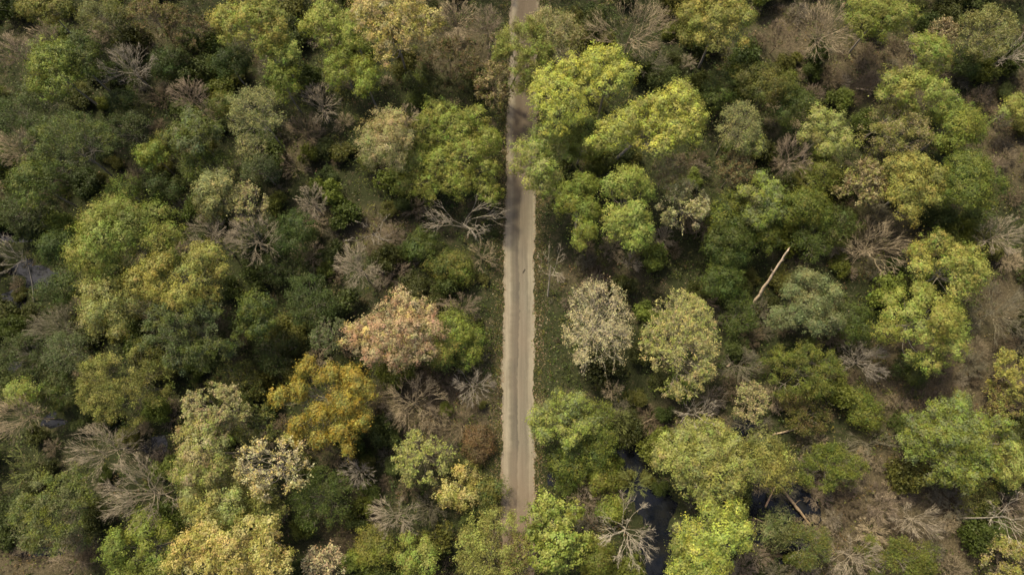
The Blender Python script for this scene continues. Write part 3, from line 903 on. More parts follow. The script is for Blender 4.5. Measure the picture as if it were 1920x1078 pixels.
T('bush', 790, 452, 34, 30, ('dgreen', 'mgreen'), 'dark green bush beside the dark dead sprawling tree', h=5)
T('bare', 884, 722, 42, 40, None, 'grey leafless bush below the vivid green bush beside the road', h=5, bark='grey', nick='the grey bare bush by the road')
# ---- centre right
T('bare', 1034, 490, 26, 60, None, 'thin white leafless sapling at the right edge of the road', h=9, base=(1027, 556), bark='white', counts=(5, 3, 3, 3), nick='the white sapling by the road')
T('sparse', 1122, 604, 64, 90, ('cream', 'cream', 'cream', 'paletan'), 'cream flowering tree with white branches right of the road', h=13, bark='white', counts=(17, 5, 4, 3), nick='the cream flowering tree', dens=0.75, leaf=0.14)
T('sparse', 1282, 640, 68, 94, ('paleolive', 'paleyel', 'paletan', 'lgreen'), 'pale yellow tree with thin bare tips right of the cream flowering tree', h=15, bark='pale', nick='the pale yellow tree beside the cream one', mix=[3, 1.6, 1.2, 2], dens=1.9, counts=(20, 5, 4, 3), leaf=0.17)
T('bare', 1184, 490, 24, 22, None, 'tiny pale leafless bush above the cream flowering tree', h=4, bark='pale')
T('lobed', 1518, 566, 76, 60, ('teal', 'sage'), 'grey teal tree with white branches spread at its middle', h=11, bark='white', nick='the grey teal tree',
  lobes=[(1510, 520, 20, 0.5), (1540, 530, 20, 0.5), (1490, 545, 20, 0), (1530, 570, 24, 0.5), (1565, 550, 18, 0), (1500, 580, 22, 0), (1460, 590, 16, -0.5), (1480, 605, 16, -0.5), (1530, 605, 20, 0), (1565, 600, 20, -0.5), (1450, 603, 10, -1)], dens=1.1)
T('bare', 1650, 458, 72, 60, None, 'wide thin brown leafless tree below the yellow brown half bare one', h=9, bark='tan', nick='the wide brown bare tree')
T('bare', 1886, 436, 42, 42, None, 'pale tan leafless tree at the right edge with upswept limbs', h=10, bark='pale', nick='the upswept bare tree at the right edge')
T('lobed', 1793, 502, 60, 68, ('yellow', 'yolive', 'bgreen'), 'yellow olive crown, the upper one of the yellow green pair at right', h=13, nick='the yellow green pair at right')
T('lobed', 1746, 602, 80, 78, ('lgreen', 'yolive', 'bgreen'), 'yellow green crown, the lower and larger one of the pair at right', h=14)
T('bare', 1622, 676, 54, 44, None, 'grey leafless dome shaped bush left below the yellow green pair', h=6, bark='grey', counts=(15, 5, 4, 4), nick='the grey bare dome bush at right')
T('feather', 1513, 692, 68, 56, ('green', 'mgreen', 'olive'), 'soft mid green tree below the grey teal tree', h=8, nick='the soft green tree below the teal one', dens=1.2)
T('bare', 1392, 682, 42, 36, None, 'dark grey leafless tangle right of the pale yellow tree', h=6, bark='dull', nick='the dark grey tangle')
T('dome', 1372, 446, 46, 50, ('mgreen', 'dgreen'), 'dark green crown below the bluish green crown in the right half', h=10, nick='the dark green crown above the broken snag')
T('lobed', 1440, 445, 34, 26, ('mgreen', 'green'), 'small green crown above the broken snag', h=8)
T('dome', 1516, 388, 48, 36, ('green', 'mgreen'), 'green crown right of the bluish green crown', h=9)
T('dome', 1580, 415, 36, 36, ('mgreen', 'dolive'), 'dark olive green crown left of the wide thin brown leafless tree', h=7)
T('dome', 1358, 515, 34, 40, ('mgreen', 'dgreen'), 'dark green crown left of the broken snag', h=8)
T('feather', 1388, 585, 32, 44, ('dgreen', 'mgreen'), 'dark green low tree at the foot of the broken snag', h=6)
T('feather', 1522, 445, 34, 42, ('mgreen', 'dgreen'), 'dark green fine leaved tree right of the broken snag', h=7)
T('bare', 1885, 578, 56, 62, None, 'dim brown leafless tree at the right edge beside the yellow green pair', h=7, bark='dull', nick='the dim bare tree at the right edge')
T('sparse', 1905, 700, 32, 46, ('yellow', 'yolive'), 'small golden leaved tree at the right edge below the yellow green pair', h=7, bark='tan', dens=2.0, nick='the small golden tree at the right edge')
T('dome', 1606, 605, 34, 34, ('mgreen', 'dgreen'), 'dark green crown between the grey teal tree and the yellow green pair', h=7)
T('bush', 1712, 690, 38, 24, ('mgreen', 'dgreen'), 'dark green bush under the lower edge of the yellow green pair', h=4)
T('dome', 1370, 395, 38, 46, ('green', 'dgreen'), 'dim green crown between the small cream tree and the bluish green crown', h=9)
# ---- lower left
T('bare', 24, 778, 48, 54, None, 'tan grey leafless tree at the left edge in the lower half', h=10, bark='tan', counts=(14, 5, 4, 4), nick='the tan grey bare tree at the left edge')
T('bush', 36, 735, 32, 20, ('yolive', 'bgreen'), 'small yellow green crown at the left edge above the tan grey leafless tree', h=9)
T('bare', 182, 845, 76, 54, None, 'pale grey leafless tree, upper one of the bare pair at lower left', h=11, bark='pale', nick='the bare pair at lower left')
T('bare', 256, 928, 80, 76, None, 'large tan leafless tree with forked limbs, lower one of the bare pair at lower left', h=13, bark='pale', counts=(14, 5, 4, 4))
T('feather', 96, 956, 72, 78, ('dull', 'sage', 'green'), 'soft grey green dome at lower left', h=13, dens=1.3, bark='dull', nick='the soft grey green dome at lower left')
T('sparse', 395, 768, 56, 48, ('paleolive', 'paletan'), 'pale olive twiggy top of the tall pale group left of the golden tree', h=15, bark='pale', dens=2.4, nick='the tall pale group at lower left')
T('lobed', 375, 850, 52, 62, ('paleolive', 'lgreen', 'paletan'), 'pale olive crown in the middle of the tall pale group at lower left', h=16, bark='pale')
T('lobed', 395, 938, 66, 48, ('paleolive', 'yolive'), 'pale yellow olive crown at the foot of the tall pale group at lower left', h=14)
T('sparse', 502, 876, 74, 54, ('cream', 'paleyel'), 'cream flowered tree with white crooked limbs below the golden tree', h=14, bark='white', dens=0.55, leaf=0.2, nick='the cream flowered tree below the golden one')
T('lobed', 482, 938, 52, 36, ('yolive', 'olive'), 'olive yellow crown under the cream flowered tree with crooked limbs', h=11)
T('lobed', 425, 1032, 116, 62, ('paleyel', 'yellow'), 'large pale gold tree at the bottom edge', h=17, bark='pale', nick='the large pale gold tree',
  lobes=[(345, 1035, 28, 0), (385, 1010, 28, 0.5), (425, 1025, 30, 1), (465, 1000, 28, 0.5), (500, 990, 24, 0), (490, 1030, 28, 0.5), (440, 1065, 30, 0), (380, 1060, 28, 0), (530, 1055, 20, -0.5), (320, 1060, 20, -0.5), (500, 1070, 24, 0)])
T('lobed', 256, 1036, 68, 60, ('bgreen', 'green'), 'mid green lobed tree at the bottom edge left of the large pale gold one', h=13, nick='the green lobed tree at the bottom left')
T('sparse', 478, 800, 42, 38, ('dull', 'olive'), 'dull thin tree right of the tall pale group', h=9, bark='dull')
T('feather', 600, 932, 54, 56, ('mgreen', 'dgreen'), 'dark green soft tree right of the cream flowered tree with crooked limbs', h=8, nick='the dark green soft tree at lower left')
T('bare', 36, 880, 36, 52, None, 'thin yellowish leafless tree at the left edge above the soft grey green dome', h=9, bark='moss', counts=(6, 4, 4, 3))
T('sparse', 606, 1056, 38, 32, ('cream', 'peach'), 'small cream and pinkish thin tree at the bottom edge', h=8, bark='tan', nick='the small cream tree at the bottom edge')
T('bare', 622, 852, 40, 36, None, 'brown leafless bush under the golden yellow tree', h=6, bark='brown')
T('brush', 130, 1052, 40, 26, None, 'rosy brush at the bottom edge below the soft grey green dome', h=3.5, bark='rosy')
T('bush', 100, 735, 30, 34, ('dgreen', 'dolive'), 'dark bush left of the soft olive yellow tree', h=6)
T('feather', 45, 660, 44, 40, ('dolive', 'dull'), 'dim olive low tree at the left edge by the dim brown leafless tree', h=6)
# ---- lower centre
T('bare', 772, 752, 62, 60, None, 'dense tan leafless bush like a broom, right of the golden tree', h=7, bark='tan', counts=(16, 5, 4, 4), nick='the tan broom bush')
T('brush', 862, 796, 48, 40, None, 'brown brush between the tan broom bush and the road', h=3, bark='brown')
T('bush', 903, 832, 30, 34, ('rust', 'brownleaf'), 'rust brown bush at the left road edge', h=2.5, nick='the rust brown bush by the road')
T('sparse', 790, 858, 54, 48, ('paleolive', 'lgreen'), 'pale leaved small tree with white limbs below the brown brush', h=8, bark='pale', dens=1.3, nick='the pale leaved tree below the brown brush')
T('lobed', 860, 912, 38, 42, ('yellow', 'paleyel'), 'small bright yellow tree near the left road edge', h=6, nick='the small bright yellow tree', dens=0.7)
T('bush', 910, 925, 30, 36, ('dull', 'olive'), 'dull green bush between the small bright yellow tree and the road', h=4)
T('bare', 668, 884, 38, 32, None, 'dark grey leafless bush right of the brown one under the golden tree', h=6, bark='grey')
T('bare', 740, 970, 54, 46, None, 'cream leafless bush with twisted limbs left of the small bright yellow tree', h=8, bark='pale', nick='the cream bare bush')
T('lobed', 772, 1046, 40, 40, ('bgreen', 'yolive'), 'yellow green crown at the bottom edge below the cream leafless bush', h=8, nick='the yellow green crown at the bottom edge')
T('bush', 702, 1030, 38, 32, ('olive', 'green'), 'olive green crown at the bottom edge left of the yellow green one', h=7)
T('feather', 918, 1030, 64, 68, ('yolive', 'olive', 'lgreen'), 'feathery yellow green tree leaning over the bottom end of the road', h=11, bark='tan', nick='the feathery yellow green tree', dens=1.2)
T('lobed', 1045, 1008, 56, 74, ('bgreen', 'green', 'lgreen'), 'leafy green tree at the right road edge near the bottom', h=11, nick='the leafy green tree by the road', leaf=0.27)
T('dome', 1118, 1046, 38, 40, ('olive', 'green'), 'olive green crown at the bottom edge right of the leafy green tree', h=8)
T('lobed', 1060, 783, 62, 56, ('bgreen', 'teal', 'lgreen'), 'light green tree overhanging the right road edge with a pale middle', h=9, bark='pale', nick='the light green tree by the road')
T('dome', 1085, 852, 64, 44, ('mgreen', 'green', 'dgreen'), 'dark green low crown below the light green tree at the road edge', h=5)
T('feather', 1128, 800, 30, 46, ('green', 'mgreen'), 'soft green low tree between the light green tree and the dark pool', h=6)
T('brush', 1166, 788, 19, 26, None, 'small mossy tuft of stems at the top of the dark pool', h=5, bark='moss')
T('brush', 1150, 730, 22, 20, None, 'tan dead tuft above the dark pool', h=4, bark='tan')
T('bare', 1193, 910, 34, 40, None, 'mossy green leafless bush spreading like a fan beside the dark pool', h=6, base=(1186, 935), bark='moss', counts=(9, 4, 4, 3), nick='the mossy fan bush')
T('bare', 1180, 1002, 60, 72, None, 'white leafless dead tree with long bare arms at the bottom right of the road', h=12, bark='white', counts=(9, 4, 4, 4), nick='the white dead tree near the bottom edge')
T('brush', 1100, 942, 40, 36, None, 'rusty brown brush right of the leafy green tree at the road end', h=3.5, bark='rosy')
T('bush', 1128, 892, 34, 28, ('green', 'olive'), 'soft green bush left of the mossy fan bush', h=4)
T('bush', 1068, 910, 24, 20, ('mgreen', 'dull'), 'small green bush beside the narrow water near the right road edge', h=3)
T('bush', 1148, 952, 24, 26, ('bgreen', 'green'), 'small green bush at the upper left of the white dead tree', h=4)
T('sparse', 968, 1052, 30, 46, ('olive', 'yolive', 'brownleaf'), 'thin brownish olive spray of branches hanging across the bottom end of the road', h=10, base=(935, 1066), bark='tan', dens=1.6)
# ---- lower right
T('lobed', 1320, 868, 98, 76, ('paleolive', 'lgreen', 'yolive'), 'large pale olive lobed tree above the dark pool in the lower right', h=14, bark='pale', nick='the large pale olive tree at lower right',
  lobes=[(1250, 860, 24, -0.5), (1275, 835, 26, 0), (1310, 815, 26, 0), (1345, 810, 24, 0), (1335, 850, 30, 1), (1290, 870, 28, 0.5), (1375, 835, 24, 0), (1385, 870, 26, 0), (1345, 890, 28, 0.5), (1300, 910, 24, -0.5), (1370, 910, 24, -0.5), (1325, 930, 20, -1), (1235, 870, 14, -1)])
T('dome', 1448, 864, 42, 50, ('yolive', 'olive'), 'olive dome with a dark right side joined to the large pale olive tree', h=13, nick='the olive dome beside the dark pool')
T('lobed', 1336, 1010, 78, 72, ('lgreen', 'bgreen', 'lime'), 'bright green lobed tree at the bottom edge left of the dark pool', h=13, nick='the bright green tree at the bottom edge',
  lobes=[(1300, 1000, 26, 0), (1340, 970, 26, 0.5), (1375, 955, 22, 0), (1385, 990, 24, 0), (1350, 1010, 28, 1), (1310, 1040, 28, 0.5), (1350, 1055, 26, 0), (1275, 1025, 20, -0.5), (1395, 1020, 18, -1), (1285, 1070, 24, -0.5), (1330, 1080, 26, 0)])
T('bare', 1312, 776, 46, 34, None, 'white crooked leafless tree at the top of the large pale olive tree', h=13, bark='white', counts=(6, 4, 3, 3), nick='the white crooked bare tree')
T('sparse', 1408, 752, 30, 38, ('paleolive', 'paletan'), 'yellowish twiggy tuft right of the white crooked leafless tree', h=6, bark='tan')
T('bare', 1410, 800, 50, 34, None, 'dark tangle of dead branches above the olive dome', h=4, bark='dull')
T('feather', 1510, 775, 50, 38, ('dolive', 'olive', 'brownleaf'), 'olive brown low bush below the soft mid green tree', h=4, nick='the olive brown low bush at right')
T('dome', 1626, 765, 38, 32, ('mgreen', 'green'), 'dark green bush below the grey leafless dome bush', h=4, name='bush', cat='bush', nick='the dark green bush at lower right')
T('feather', 1562, 878, 60, 42, ('green', 'mgreen'), 'soft green low tree right of the olive dome beside the pool', h=6, dens=1.3, nick='the soft green tree right of the pool')
T('lobed', 1800, 832, 106, 84, ('green', 'bgreen', 'teal'), 'large mid green lobed tree near the right edge in the lower half', h=12, nick='the large green lobed tree at lower right',
  lobes=[(1730, 800, 24, -0.5), (1760, 775, 20, 0), (1800, 770, 26, 0), (1808, 750, 16, -0.5), (1840, 800, 26, 0), (1880, 800, 20, -1), (1800, 815, 30, 1), (1760, 825, 28, 0.5), (1720, 840, 24, -0.5), (1840, 845, 28, 0.5), (1895, 830, 18, -1), (1790, 865, 28, 0), (1830, 885, 26, -0.5), (1770, 890, 20, -1), (1860, 870, 22, -0.5), (1810, 905, 16, -1.5)])
T('lobed', 1902, 872, 34, 42, ('yolive', 'lgreen'), 'yellow green crown cut by the right edge in the lower half', h=9)
T('bush', 1838, 936, 38, 22, ('olive', 'yolive'), 'low olive yellow bush below the large mid green lobed tree', h=2.5)
T('bare', 1916, 972, 44, 52, None, 'tall white dead tree at the right edge, seen along its pale trunk', h=16, base=(1792, 970), bark='white', counts=(6, 3, 3, 3), nick='the tall white dead tree')
T('bush', 1462, 988, 32, 30, ('dull', 'sage'), 'dull grey green bush standing in the dark pool at lower right', h=5)
T('feather', 1516, 1022, 42, 40, ('olive', 'dull'), 'dull olive low tree at the lower side of the dark pool', h=6, nick='the dull olive tree below the pool')
T('brush', 1424, 1046, 24, 24, None, 'pinkish tuft of bare stems below the dark pool', h=5, bark='rosy')
T('bare', 1660, 952, 30, 34, None, 'small rosy leafless bush in the open brown brush at lower right', h=4, bark='rosy', nick='the small rosy bare bush')
T('bare', 1728, 976, 52, 42, None, 'pale leafless bush left of the tall white dead tree', h=5, bark='pale', nick='the bush left of the dead tree')
T('bare', 1612, 1046, 54, 42, None, 'pale grey leafless bush at the bottom edge in the brown brush', h=6, bark='pale', nick='the pale grey bottom edge bush')
T('feather', 1692, 1048, 72, 40, ('green', 'mgreen', 'olive'), 'soft green low tree at the bottom edge in the brown brush', h=5, nick='the soft green tree at the bottom right')
T('sparse', 1890, 1046, 44, 40, ('yolive', 'paletan', 'yellow'), 'yellow tan leafy bush in the bottom right corner', h=5, bark='tan', dens=2.0, nick='the yellow tan corner bush')
T('bush', 1872, 1000, 28, 22, ('dgreen', 'mgreen'), 'dark green bush below the tall white dead tree', h=3.5)
T('brush', 1640, 832, 62, 30, None, 'grey brush band left of the large mid green lobed tree', h=3, bark='dull')
T('sparse', 1888, 752, 36, 34, ('yolive', 'brownleaf'), 'brownish yellow thin bush at the right edge above the large green lobed tree', h=4.5, bark='tan', dens=1.5)

# ------------------------------------------------------------------ dead wood: snag, logs, stick on the road


def dead_stem(name, label, a, b, r0, r1, color, rng_seed, snapped=True, cat='log', stubs=5):
    """A trunk between two points with an uneven surface, broken ends and branch stubs."""
    rng = np.random.default_rng(rng_seed)
    root = bpy.data.objects.new(name, None)
    root.location = a
    COL.objects.link(root)
    finish(root, label, cat)
    d = np.asarray(b) - np.asarray(a)
    L = np.linalg.norm(d)
    t = np.linspace(0, 1, 14)
    p = d[None] * t[:, None] + rng.normal(0, 0.006 * L, (14, 3)) * np.sin(t * math.pi)[:, None]
    r = (r0 * (1 - t) + r1 * t) * (1 + rng.normal(0, 0.10, 14))
    w_ = Wood()
    w_.tubes(p[None], r[None], sides=9, tip=False)
    if snapped:                                     # splintered end
        e = p[-1]
        u = d / L
        sp = np.stack([e[None] + unit(rng.normal(size=(6, 3))) * r1 * 0.6, e[None] + u * rng.uniform(0.3, 1.0, (6, 1)) + unit(rng.normal(size=(6, 3))) * r1 * 0.8], 1)
        w_.tubes(sp, np.stack([np.full(6, r1 * 0.5), np.full(6, 0.01)], 1), sides=4)
    w_.build('trunk', root, color)
    if stubs:
        tt = rng.uniform(0.25, 0.95, stubs)
        s = d[None] * tt[:, None]
        dv = unit(unit(rng.normal(size=(stubs, 3))) + np.array([0, 0, 0.5]) + d / L * 0.4)
        e = s + dv * rng.uniform(0.5, 0.14 * L + 0.6, (stubs, 1)) * min(1.0, L / 4)
        cv = curve(rng, s, e, 4, 0.08)
        for i in range(stubs):
            w2 = Wood()
            w2.tubes(cv[i:i + 1], np.linspace(1, 0.4, 4)[None] * r0 * 0.22, sides=4)
            w2.build('branch_stub', root, color)
    return root


def on_ground(px, py, lift=0.15):
    p = at(px, py, 0)
    p[2] = max(float(ground_z(p[0], p[1])), -0.3) + lift
    return p


dead_stem('broken_snag', 'broken pale tree snag leaning alone among dark green, splintered at its upper end', on_ground(1408, 576, -0.1), at(1477, 470, 9.5), 0.24, 0.13, (.42, .33, .24), 3, cat='dead tree', stubs=6)
NICKS.append((*at(1440, 525, 3)[:2], 'the broken snag', 1445, 520))
dead_stem('fallen_log', 'long fallen trunk sloping across the dark pool below the olive dome', on_ground(1521, 985, 0.2), on_ground(1458, 912, 1.6), 0.17, 0.24, (.25, .18, .11), 4, False)
dead_stem('fallen_log', 'thin fallen trunk lying at the left end of the dark pool in the lower right', on_ground(1413, 970, 0.1), on_ground(1444, 985, 0.3), 0.1, 0.14, (.2, .15, .1), 5, False, stubs=2)
dead_stem('fallen_log', 'short steep broken log at the upper side of the dark pool in the lower right', on_ground(1436, 950, 0.1), on_ground(1446, 918, 1.2), 0.14, 0.10, (.3, .2, .13), 6, True, stubs=2)
dead_stem('fallen_log', 'tan fallen log pointing away from the tangle of dead branches above the olive dome', on_ground(1446, 815, 0.2), on_ground(1497, 802, 0.5), 0.15, 0.11, (.33, .25, .17), 7, True, stubs=3)
dead_stem('fallen_log', 'dark straight fallen trunk at the left edge below the soft grey green dome', on_ground(-6, 1022, 0.25), on_ground(96, 1037, 0.25), 0.28, 0.2, (.05, .04, .03), 8, True, stubs=4)
dead_stem('fallen_log', 'pale fallen branch above the dark pool between pale olive and light green trees', on_ground(1192, 800, 0.4), on_ground(1246, 772, 1.2), 0.10, 0.06, (.34, .26, .18), 9, True, stubs=5)
dead_stem('fallen_log', 'thin tan fallen branch on open ground left of the tall yellow green group', on_ground(1600, 168, 0.2), on_ground(1650, 176, 0.5), 0.12, 0.08, (.36, .28, .19), 10, True, stubs=3)
dead_stem('fallen_log', 'grey fallen log at the lower end of the dark grey tangle', on_ground(1362, 688, 0.3), on_ground(1388, 664, 0.8), 0.18, 0.14, (.26, .2, .14), 12, True, stubs=2)
dead_stem('dead_branch', 'small dark broken stick lying on the gravel road', np.array([*at(980.2, 512)[:2], 0.15]), np.array([*at(984.2, 505)[:2], 0.2]), 0.07, 0.04, (.03, .025, .02), 13, False, cat='branch', stubs=3)

# ------------------------------------------------------------------ shrubs of the understorey


def bush_proto(seed, leaf=0.2, n=900, flat=0.75, dense=1.0):
    """Unit shrub (about 1 m in radius): stems and foliage meshes."""
    rng = np.random.default_rng(seed)
    wd = Wood()
    m = 9
    a = rng.uniform(0, 6.28, m)
    e = np.stack([np.cos(a) * rng.uniform(0.3, 0.8, m), np.sin(a) * rng.uniform(0.3, 0.8, m), rng.uniform(0.6, 1.15, m) * flat * 1.3], 1)
    s = rng.normal(0, 0.06, (m, 3)) * np.array([1, 1, 0])
    wd.tubes(curve(rng, s, e, 5, 0.08), np.linspace(1, 0.35, 5)[None] * np.full((m, 1), 0.028), sides=3)
    stems = make_mesh('stems', np.concatenate(wd.v), [np.concatenate(wd.q), np.concatenate(wd.t)], M_BARK)
    nl = 7
    an = rng.uniform(0, 6.28, nl)
    q = np.sqrt(rng.random(nl)) * 0.62
    lc = np.stack([np.cos(an) * q, np.sin(an) * q, flat * (0.95 - 0.5 * q ** 2) + rng.normal(0, 0.1, nl)], 1)
    lr = rng.uniform(0.28, 0.5, nl)
    ncl = n // 22
    li = rng.integers(0, nl, ncl)
    dv = unit(rng.normal(size=(ncl, 3)) + np.array([0, 0, 0.35]))
    cp = lc[li] + dv * lr[li][:, None] * rng.uniform(0.6, 1.1, (ncl, 1))
    ci = rng.integers(0, ncl, n)
    pos = cp[ci] + rng.normal(size=(n, 3)) * 0.085
    nrm = unit(dv[ci] * 0.6 + rng.normal(size=(n, 3)) * 0.55 + np.array([0, 0, 0.35]))
    tn = tints(rng, ci, ncl, [(1, 1, 1), (1.25, 1.05, 0.9), (0.8, 0.95, 1.0)], [2, 1, 1], 0.16)
    tn = np.clip(tn, 0.2, 2.0)
    fol = leaf_mesh('foliage', pos, nrm, leaf * rng.uniform(0.55, 1.35, n), tn, M_LEAF, rng)
    return stems, fol


def brush_proto(seed):
    rng = np.random.default_rng(seed)
    lv = branch_levels(rng, np.zeros(3), np.array([0, 0, 0.35]), np.array([0, 0, 0.55]), (1.0, 1.0), 0.62, (18, 4, 4, 3), up=0.3, fuzz=0.85)
    wd = Wood()
    for (p_, r_), s in zip(lv[1:], (0.30, 0.42, 0.55, 0.75)):
        wd.tubes(p_, np.maximum(r_ * s * 0.8, 0.0065), sides=3)
    stems = make_mesh('stems', np.concatenate(wd.v), ([np.concatenate(wd.q)] if wd.q else []) + [np.concatenate(wd.t)], M_BARK)
    return stems


BUSHES = [bush_proto(300 + i, leaf=(0.085, 0.07, 0.10)[i % 3], n=(5200, 6400, 4600)[i % 3], flat=(0.7, 0.95, 0.8)[i % 3]) for i in range(9)]
BRUSHES = [brush_proto(400 + i) for i in range(7)]

GREEN = [('dark green', 'dgreen'), ('dark green', 'mgreen'), ('mid green', 'green'), ('olive', 'olive'), ('dark olive', 'dolive'), ('grey green', 'dull'), ('fresh green', 'bgreen')]
BROWN = [('brown', 'brown'), ('tan', 'tan'), ('grey', 'dull'), ('rosy', 'rosy'), ('pale', 'pale')]

def brownness(px, py):
    return max([k * math.exp(-(((px - x) / a) ** 2 + ((py - y) / b) ** 2)) for (x, y, a, b, k) in BROWN_AREAS] + [0.1])


def wetness(x, y):
    return min(math.hypot((x - a) / c, (y - b) / d) for (a, b, c, d) in POOLS)


def covered(px, py, k):
    return any(((px - a) / c) ** 2 + ((py - b) / d) ** 2 < k for (a, b, c, d) in HEROES)


spots = []
tries = 0
n_kind = [0, 0]
R_ = random.Random(77)
while tries < 60000 and sum(n_kind) < 596:
    tries += 1
    px, py = R_.uniform(-20, 1940), R_.uniform(-15, 1090)
    if covered(px, py, 0.62):
        continue
    p = at(px, py, 1.0)
    if abs(p[0] - road_c(p[1])) < ROAD_W / 2 + 1.5 or wetness(p[0], p[1]) < 0.62:
        continue
    s = R_.uniform(1.4, 3.6) if abs(p[0] - road_c(p[1])) > 7 else R_.uniform(0.6, 1.3)
    if any((p[0] - q[0]) ** 2 + (p[1] - q[1]) ** 2 < (0.44 * (s + q[2])) ** 2 for q in spots):
        continue
    br = R_.random() < brownness(px, py) * 0.85 + 0.10
    if br:
        s *= 0.8
    if n_kind[br] >= 298:
        continue
    n_kind[br] += 1
    spots.append((p[0], p[1], s, br, px, py))

DIRS = ['right of', 'above right of', 'above', 'above left of', 'left of', 'below left of', 'below', 'below right of']
jobs = {}
for (x, y, s, br, px, py) in spots:
    nk = min(NICKS, key=lambda q: (q[3] - px) ** 2 + (q[4] - py) ** 2)
    a = math.atan2(-(py - nk[4]), px - nk[3])
    dd = DIRS[int(round(a / (math.pi / 4))) % 8]
    if br:
        word, key = R_.choices(BROWN, [3, 3, 3, 2, 1])[0]
        kindw = 'bare shrub'
    else:
        dark = 1.0 if px < 700 else 0.5
        word, key = R_.choices(GREEN, [4 * dark, 5 * dark, 3, 3, 3, 3, 1.6])[0]
        kindw = 'shrub'
    size = 'small' if s < 1.8 else ('middling' if s < 2.7 else 'large')
    lab = f'{size} {word} {kindw} {dd} {nk[2]}'
    jobs.setdefault(lab, []).append((x, y, s, br, key, math.hypot(px - nk[3], py - nk[4])))
for lab, js in jobs.items():
    js.sort(key=lambda j: j[5])
    for i, (x, y, s, br, key, _) in enumerate(js):
        l2 = lab
        if len(js) > 1:
            l2 = ('nearer', 'next', 'third', 'fourth', 'fifth', 'sixth')[min(i, 5)] + ' ' + lab
        root = bpy.data.objects.new('leafless_shrub' if br else 'shrub', None)
        root.location = (x, y, float(ground_z(x, y)) - 0.05)
        root.rotation_euler = (0, 0, R_.uniform(0, 6.28))
        zs = R_.uniform(0.6, 1.0) if br else R_.uniform(0.8, 1.5)
        root.scale = (s, s * R_.uniform(0.8, 1.2), s * zs)
        COL.objects.link(root)
        finish(root, l2, 'shrub', 'bare shrubs of the understorey' if br else 'leafy shrubs of the understorey')
        if br:
            vb = R_.uniform(0.55, 0.95)
            cb = tuple(c * vb for c in B[key])
            o = link('stems', R_.choice(BRUSHES), root, cb)
        else:
            st_, fo_ = R_.choice(BUSHES)
            link('stems', st_, root, B['dull'])
            v_ = R_.uniform(0.75, 1.15)
            link('foliage', fo_, root, tuple(c * v_ for c in C[key]))

# ------------------------------------------------------------------ what nobody could count: undergrowth, fallen twigs, leaf litter


def scatter(n, seed, keep_off=0.4, ypad=6):
    """Random points of the ground the picture covers, thinned along the road and off the water."""
    rng = np.random.default_rng(seed)
    x, y = rng.uniform(-108, 108, n), rng.uniform(-28, 92, n)
    e = np.abs(x - road_c(y))
    z = ground_z(x, y)
    ok = (e > ROAD_W / 2 + keep_off) & (z > -0.28)
    return x[ok], y[ok], z[ok], rng


def patch(x, y, s=1.0):
    return np.sin(x * 0.21 * s + 1.7 * np.sin(y * 0.13 * s)) + np.sin(y * 0.27 * s + 1.1 * np.sin(x * 0.17 * s + 3)) + 0.6 * np.sin(x * 0.6 * s - y * 0.5 * s)


def undergrowth():
    x, y, z, rng = scatter(21000, 21, 0.1)
    bn = dry(x, y)
    ok = patch(x, y) > rng.uniform(-2.4, 1.2, len(x)) - 1.6 + 1.9 * bn
    x, y, z = x[ok], y[ok], z[ok]
    n = len(x)
    m = 11
    idx = np.repeat(np.arange(n), m)
    hgt = rng.uniform(0.2, 1.7, n) * np.clip((np.abs(x - road_c(y)) - 2.4) / 4.0, 0.12, 1.0)
    pos = np.stack([x[idx], y[idx], z[idx]], 1) + np.stack([rng.normal(0, 0.38, n * m), rng.normal(0, 0.38, n * m), hgt[idx] * rng.uniform(0.3, 1.1, n * m)], 1)
    nrm = unit(rng.normal(size=(n * m, 3)) * 0.6 + np.array([0, 0, 0.8]))
    tn = tints(rng, idx, n, [C['dgreen'], C['mgreen'], C['olive'], C['dolive'], C['brownleaf'], C['dull']], [4, 3, 1.2, 3, 0.8, 1.5], 0.2) * 0.85
    td = tints(rng, idx, n, [C['dolive'], C['brownleaf'], C['olive'], (.10, .08, .05)], [2, 3, 1.5, 2], 0.2)
    tn = np.where((rng.random(n) < dry(x, y) * 1.1)[idx][:, None], td, tn)
    o = link('undergrowth', leaf_mesh('undergrowth', pos, nrm, 0.27 * rng.uniform(0.5, 1.4, n * m), tn, M_LEAF, rng))
    o['kind'] = 'stuff'
    o['label'] = 'low green undergrowth covering the forest floor'
    o['category'] = 'undergrowth'


def fallen_twigs():
    x, y, z, rng = scatter(38000, 22, 0.7)
    n = len(x)
    a = rng.uniform(0, 6.28, n)
    el = np.abs(rng.normal(0, 0.45, n))
    L = rng.uniform(0.4, 1.9, n)
    s = np.stack([x, y, z - 0.02], 1)
    e = s + np.stack([np.cos(a) * np.cos(el), np.sin(a) * np.cos(el), np.sin(el)], 1) * L[:, None]
    wd = Wood()
    wd.tubes(np.stack([s, e], 1), np.array([[1, 0.5]]) * rng.uniform(0.010, 0.026, n)[:, None], sides=3)
    o = wd.build('fallen_twig_litter', None, (.13, .105, .068))
    o['kind'] = 'stuff'
    o['label'] = 'brown dead twigs and stems covering the forest floor'
    o['category'] = 'twigs'


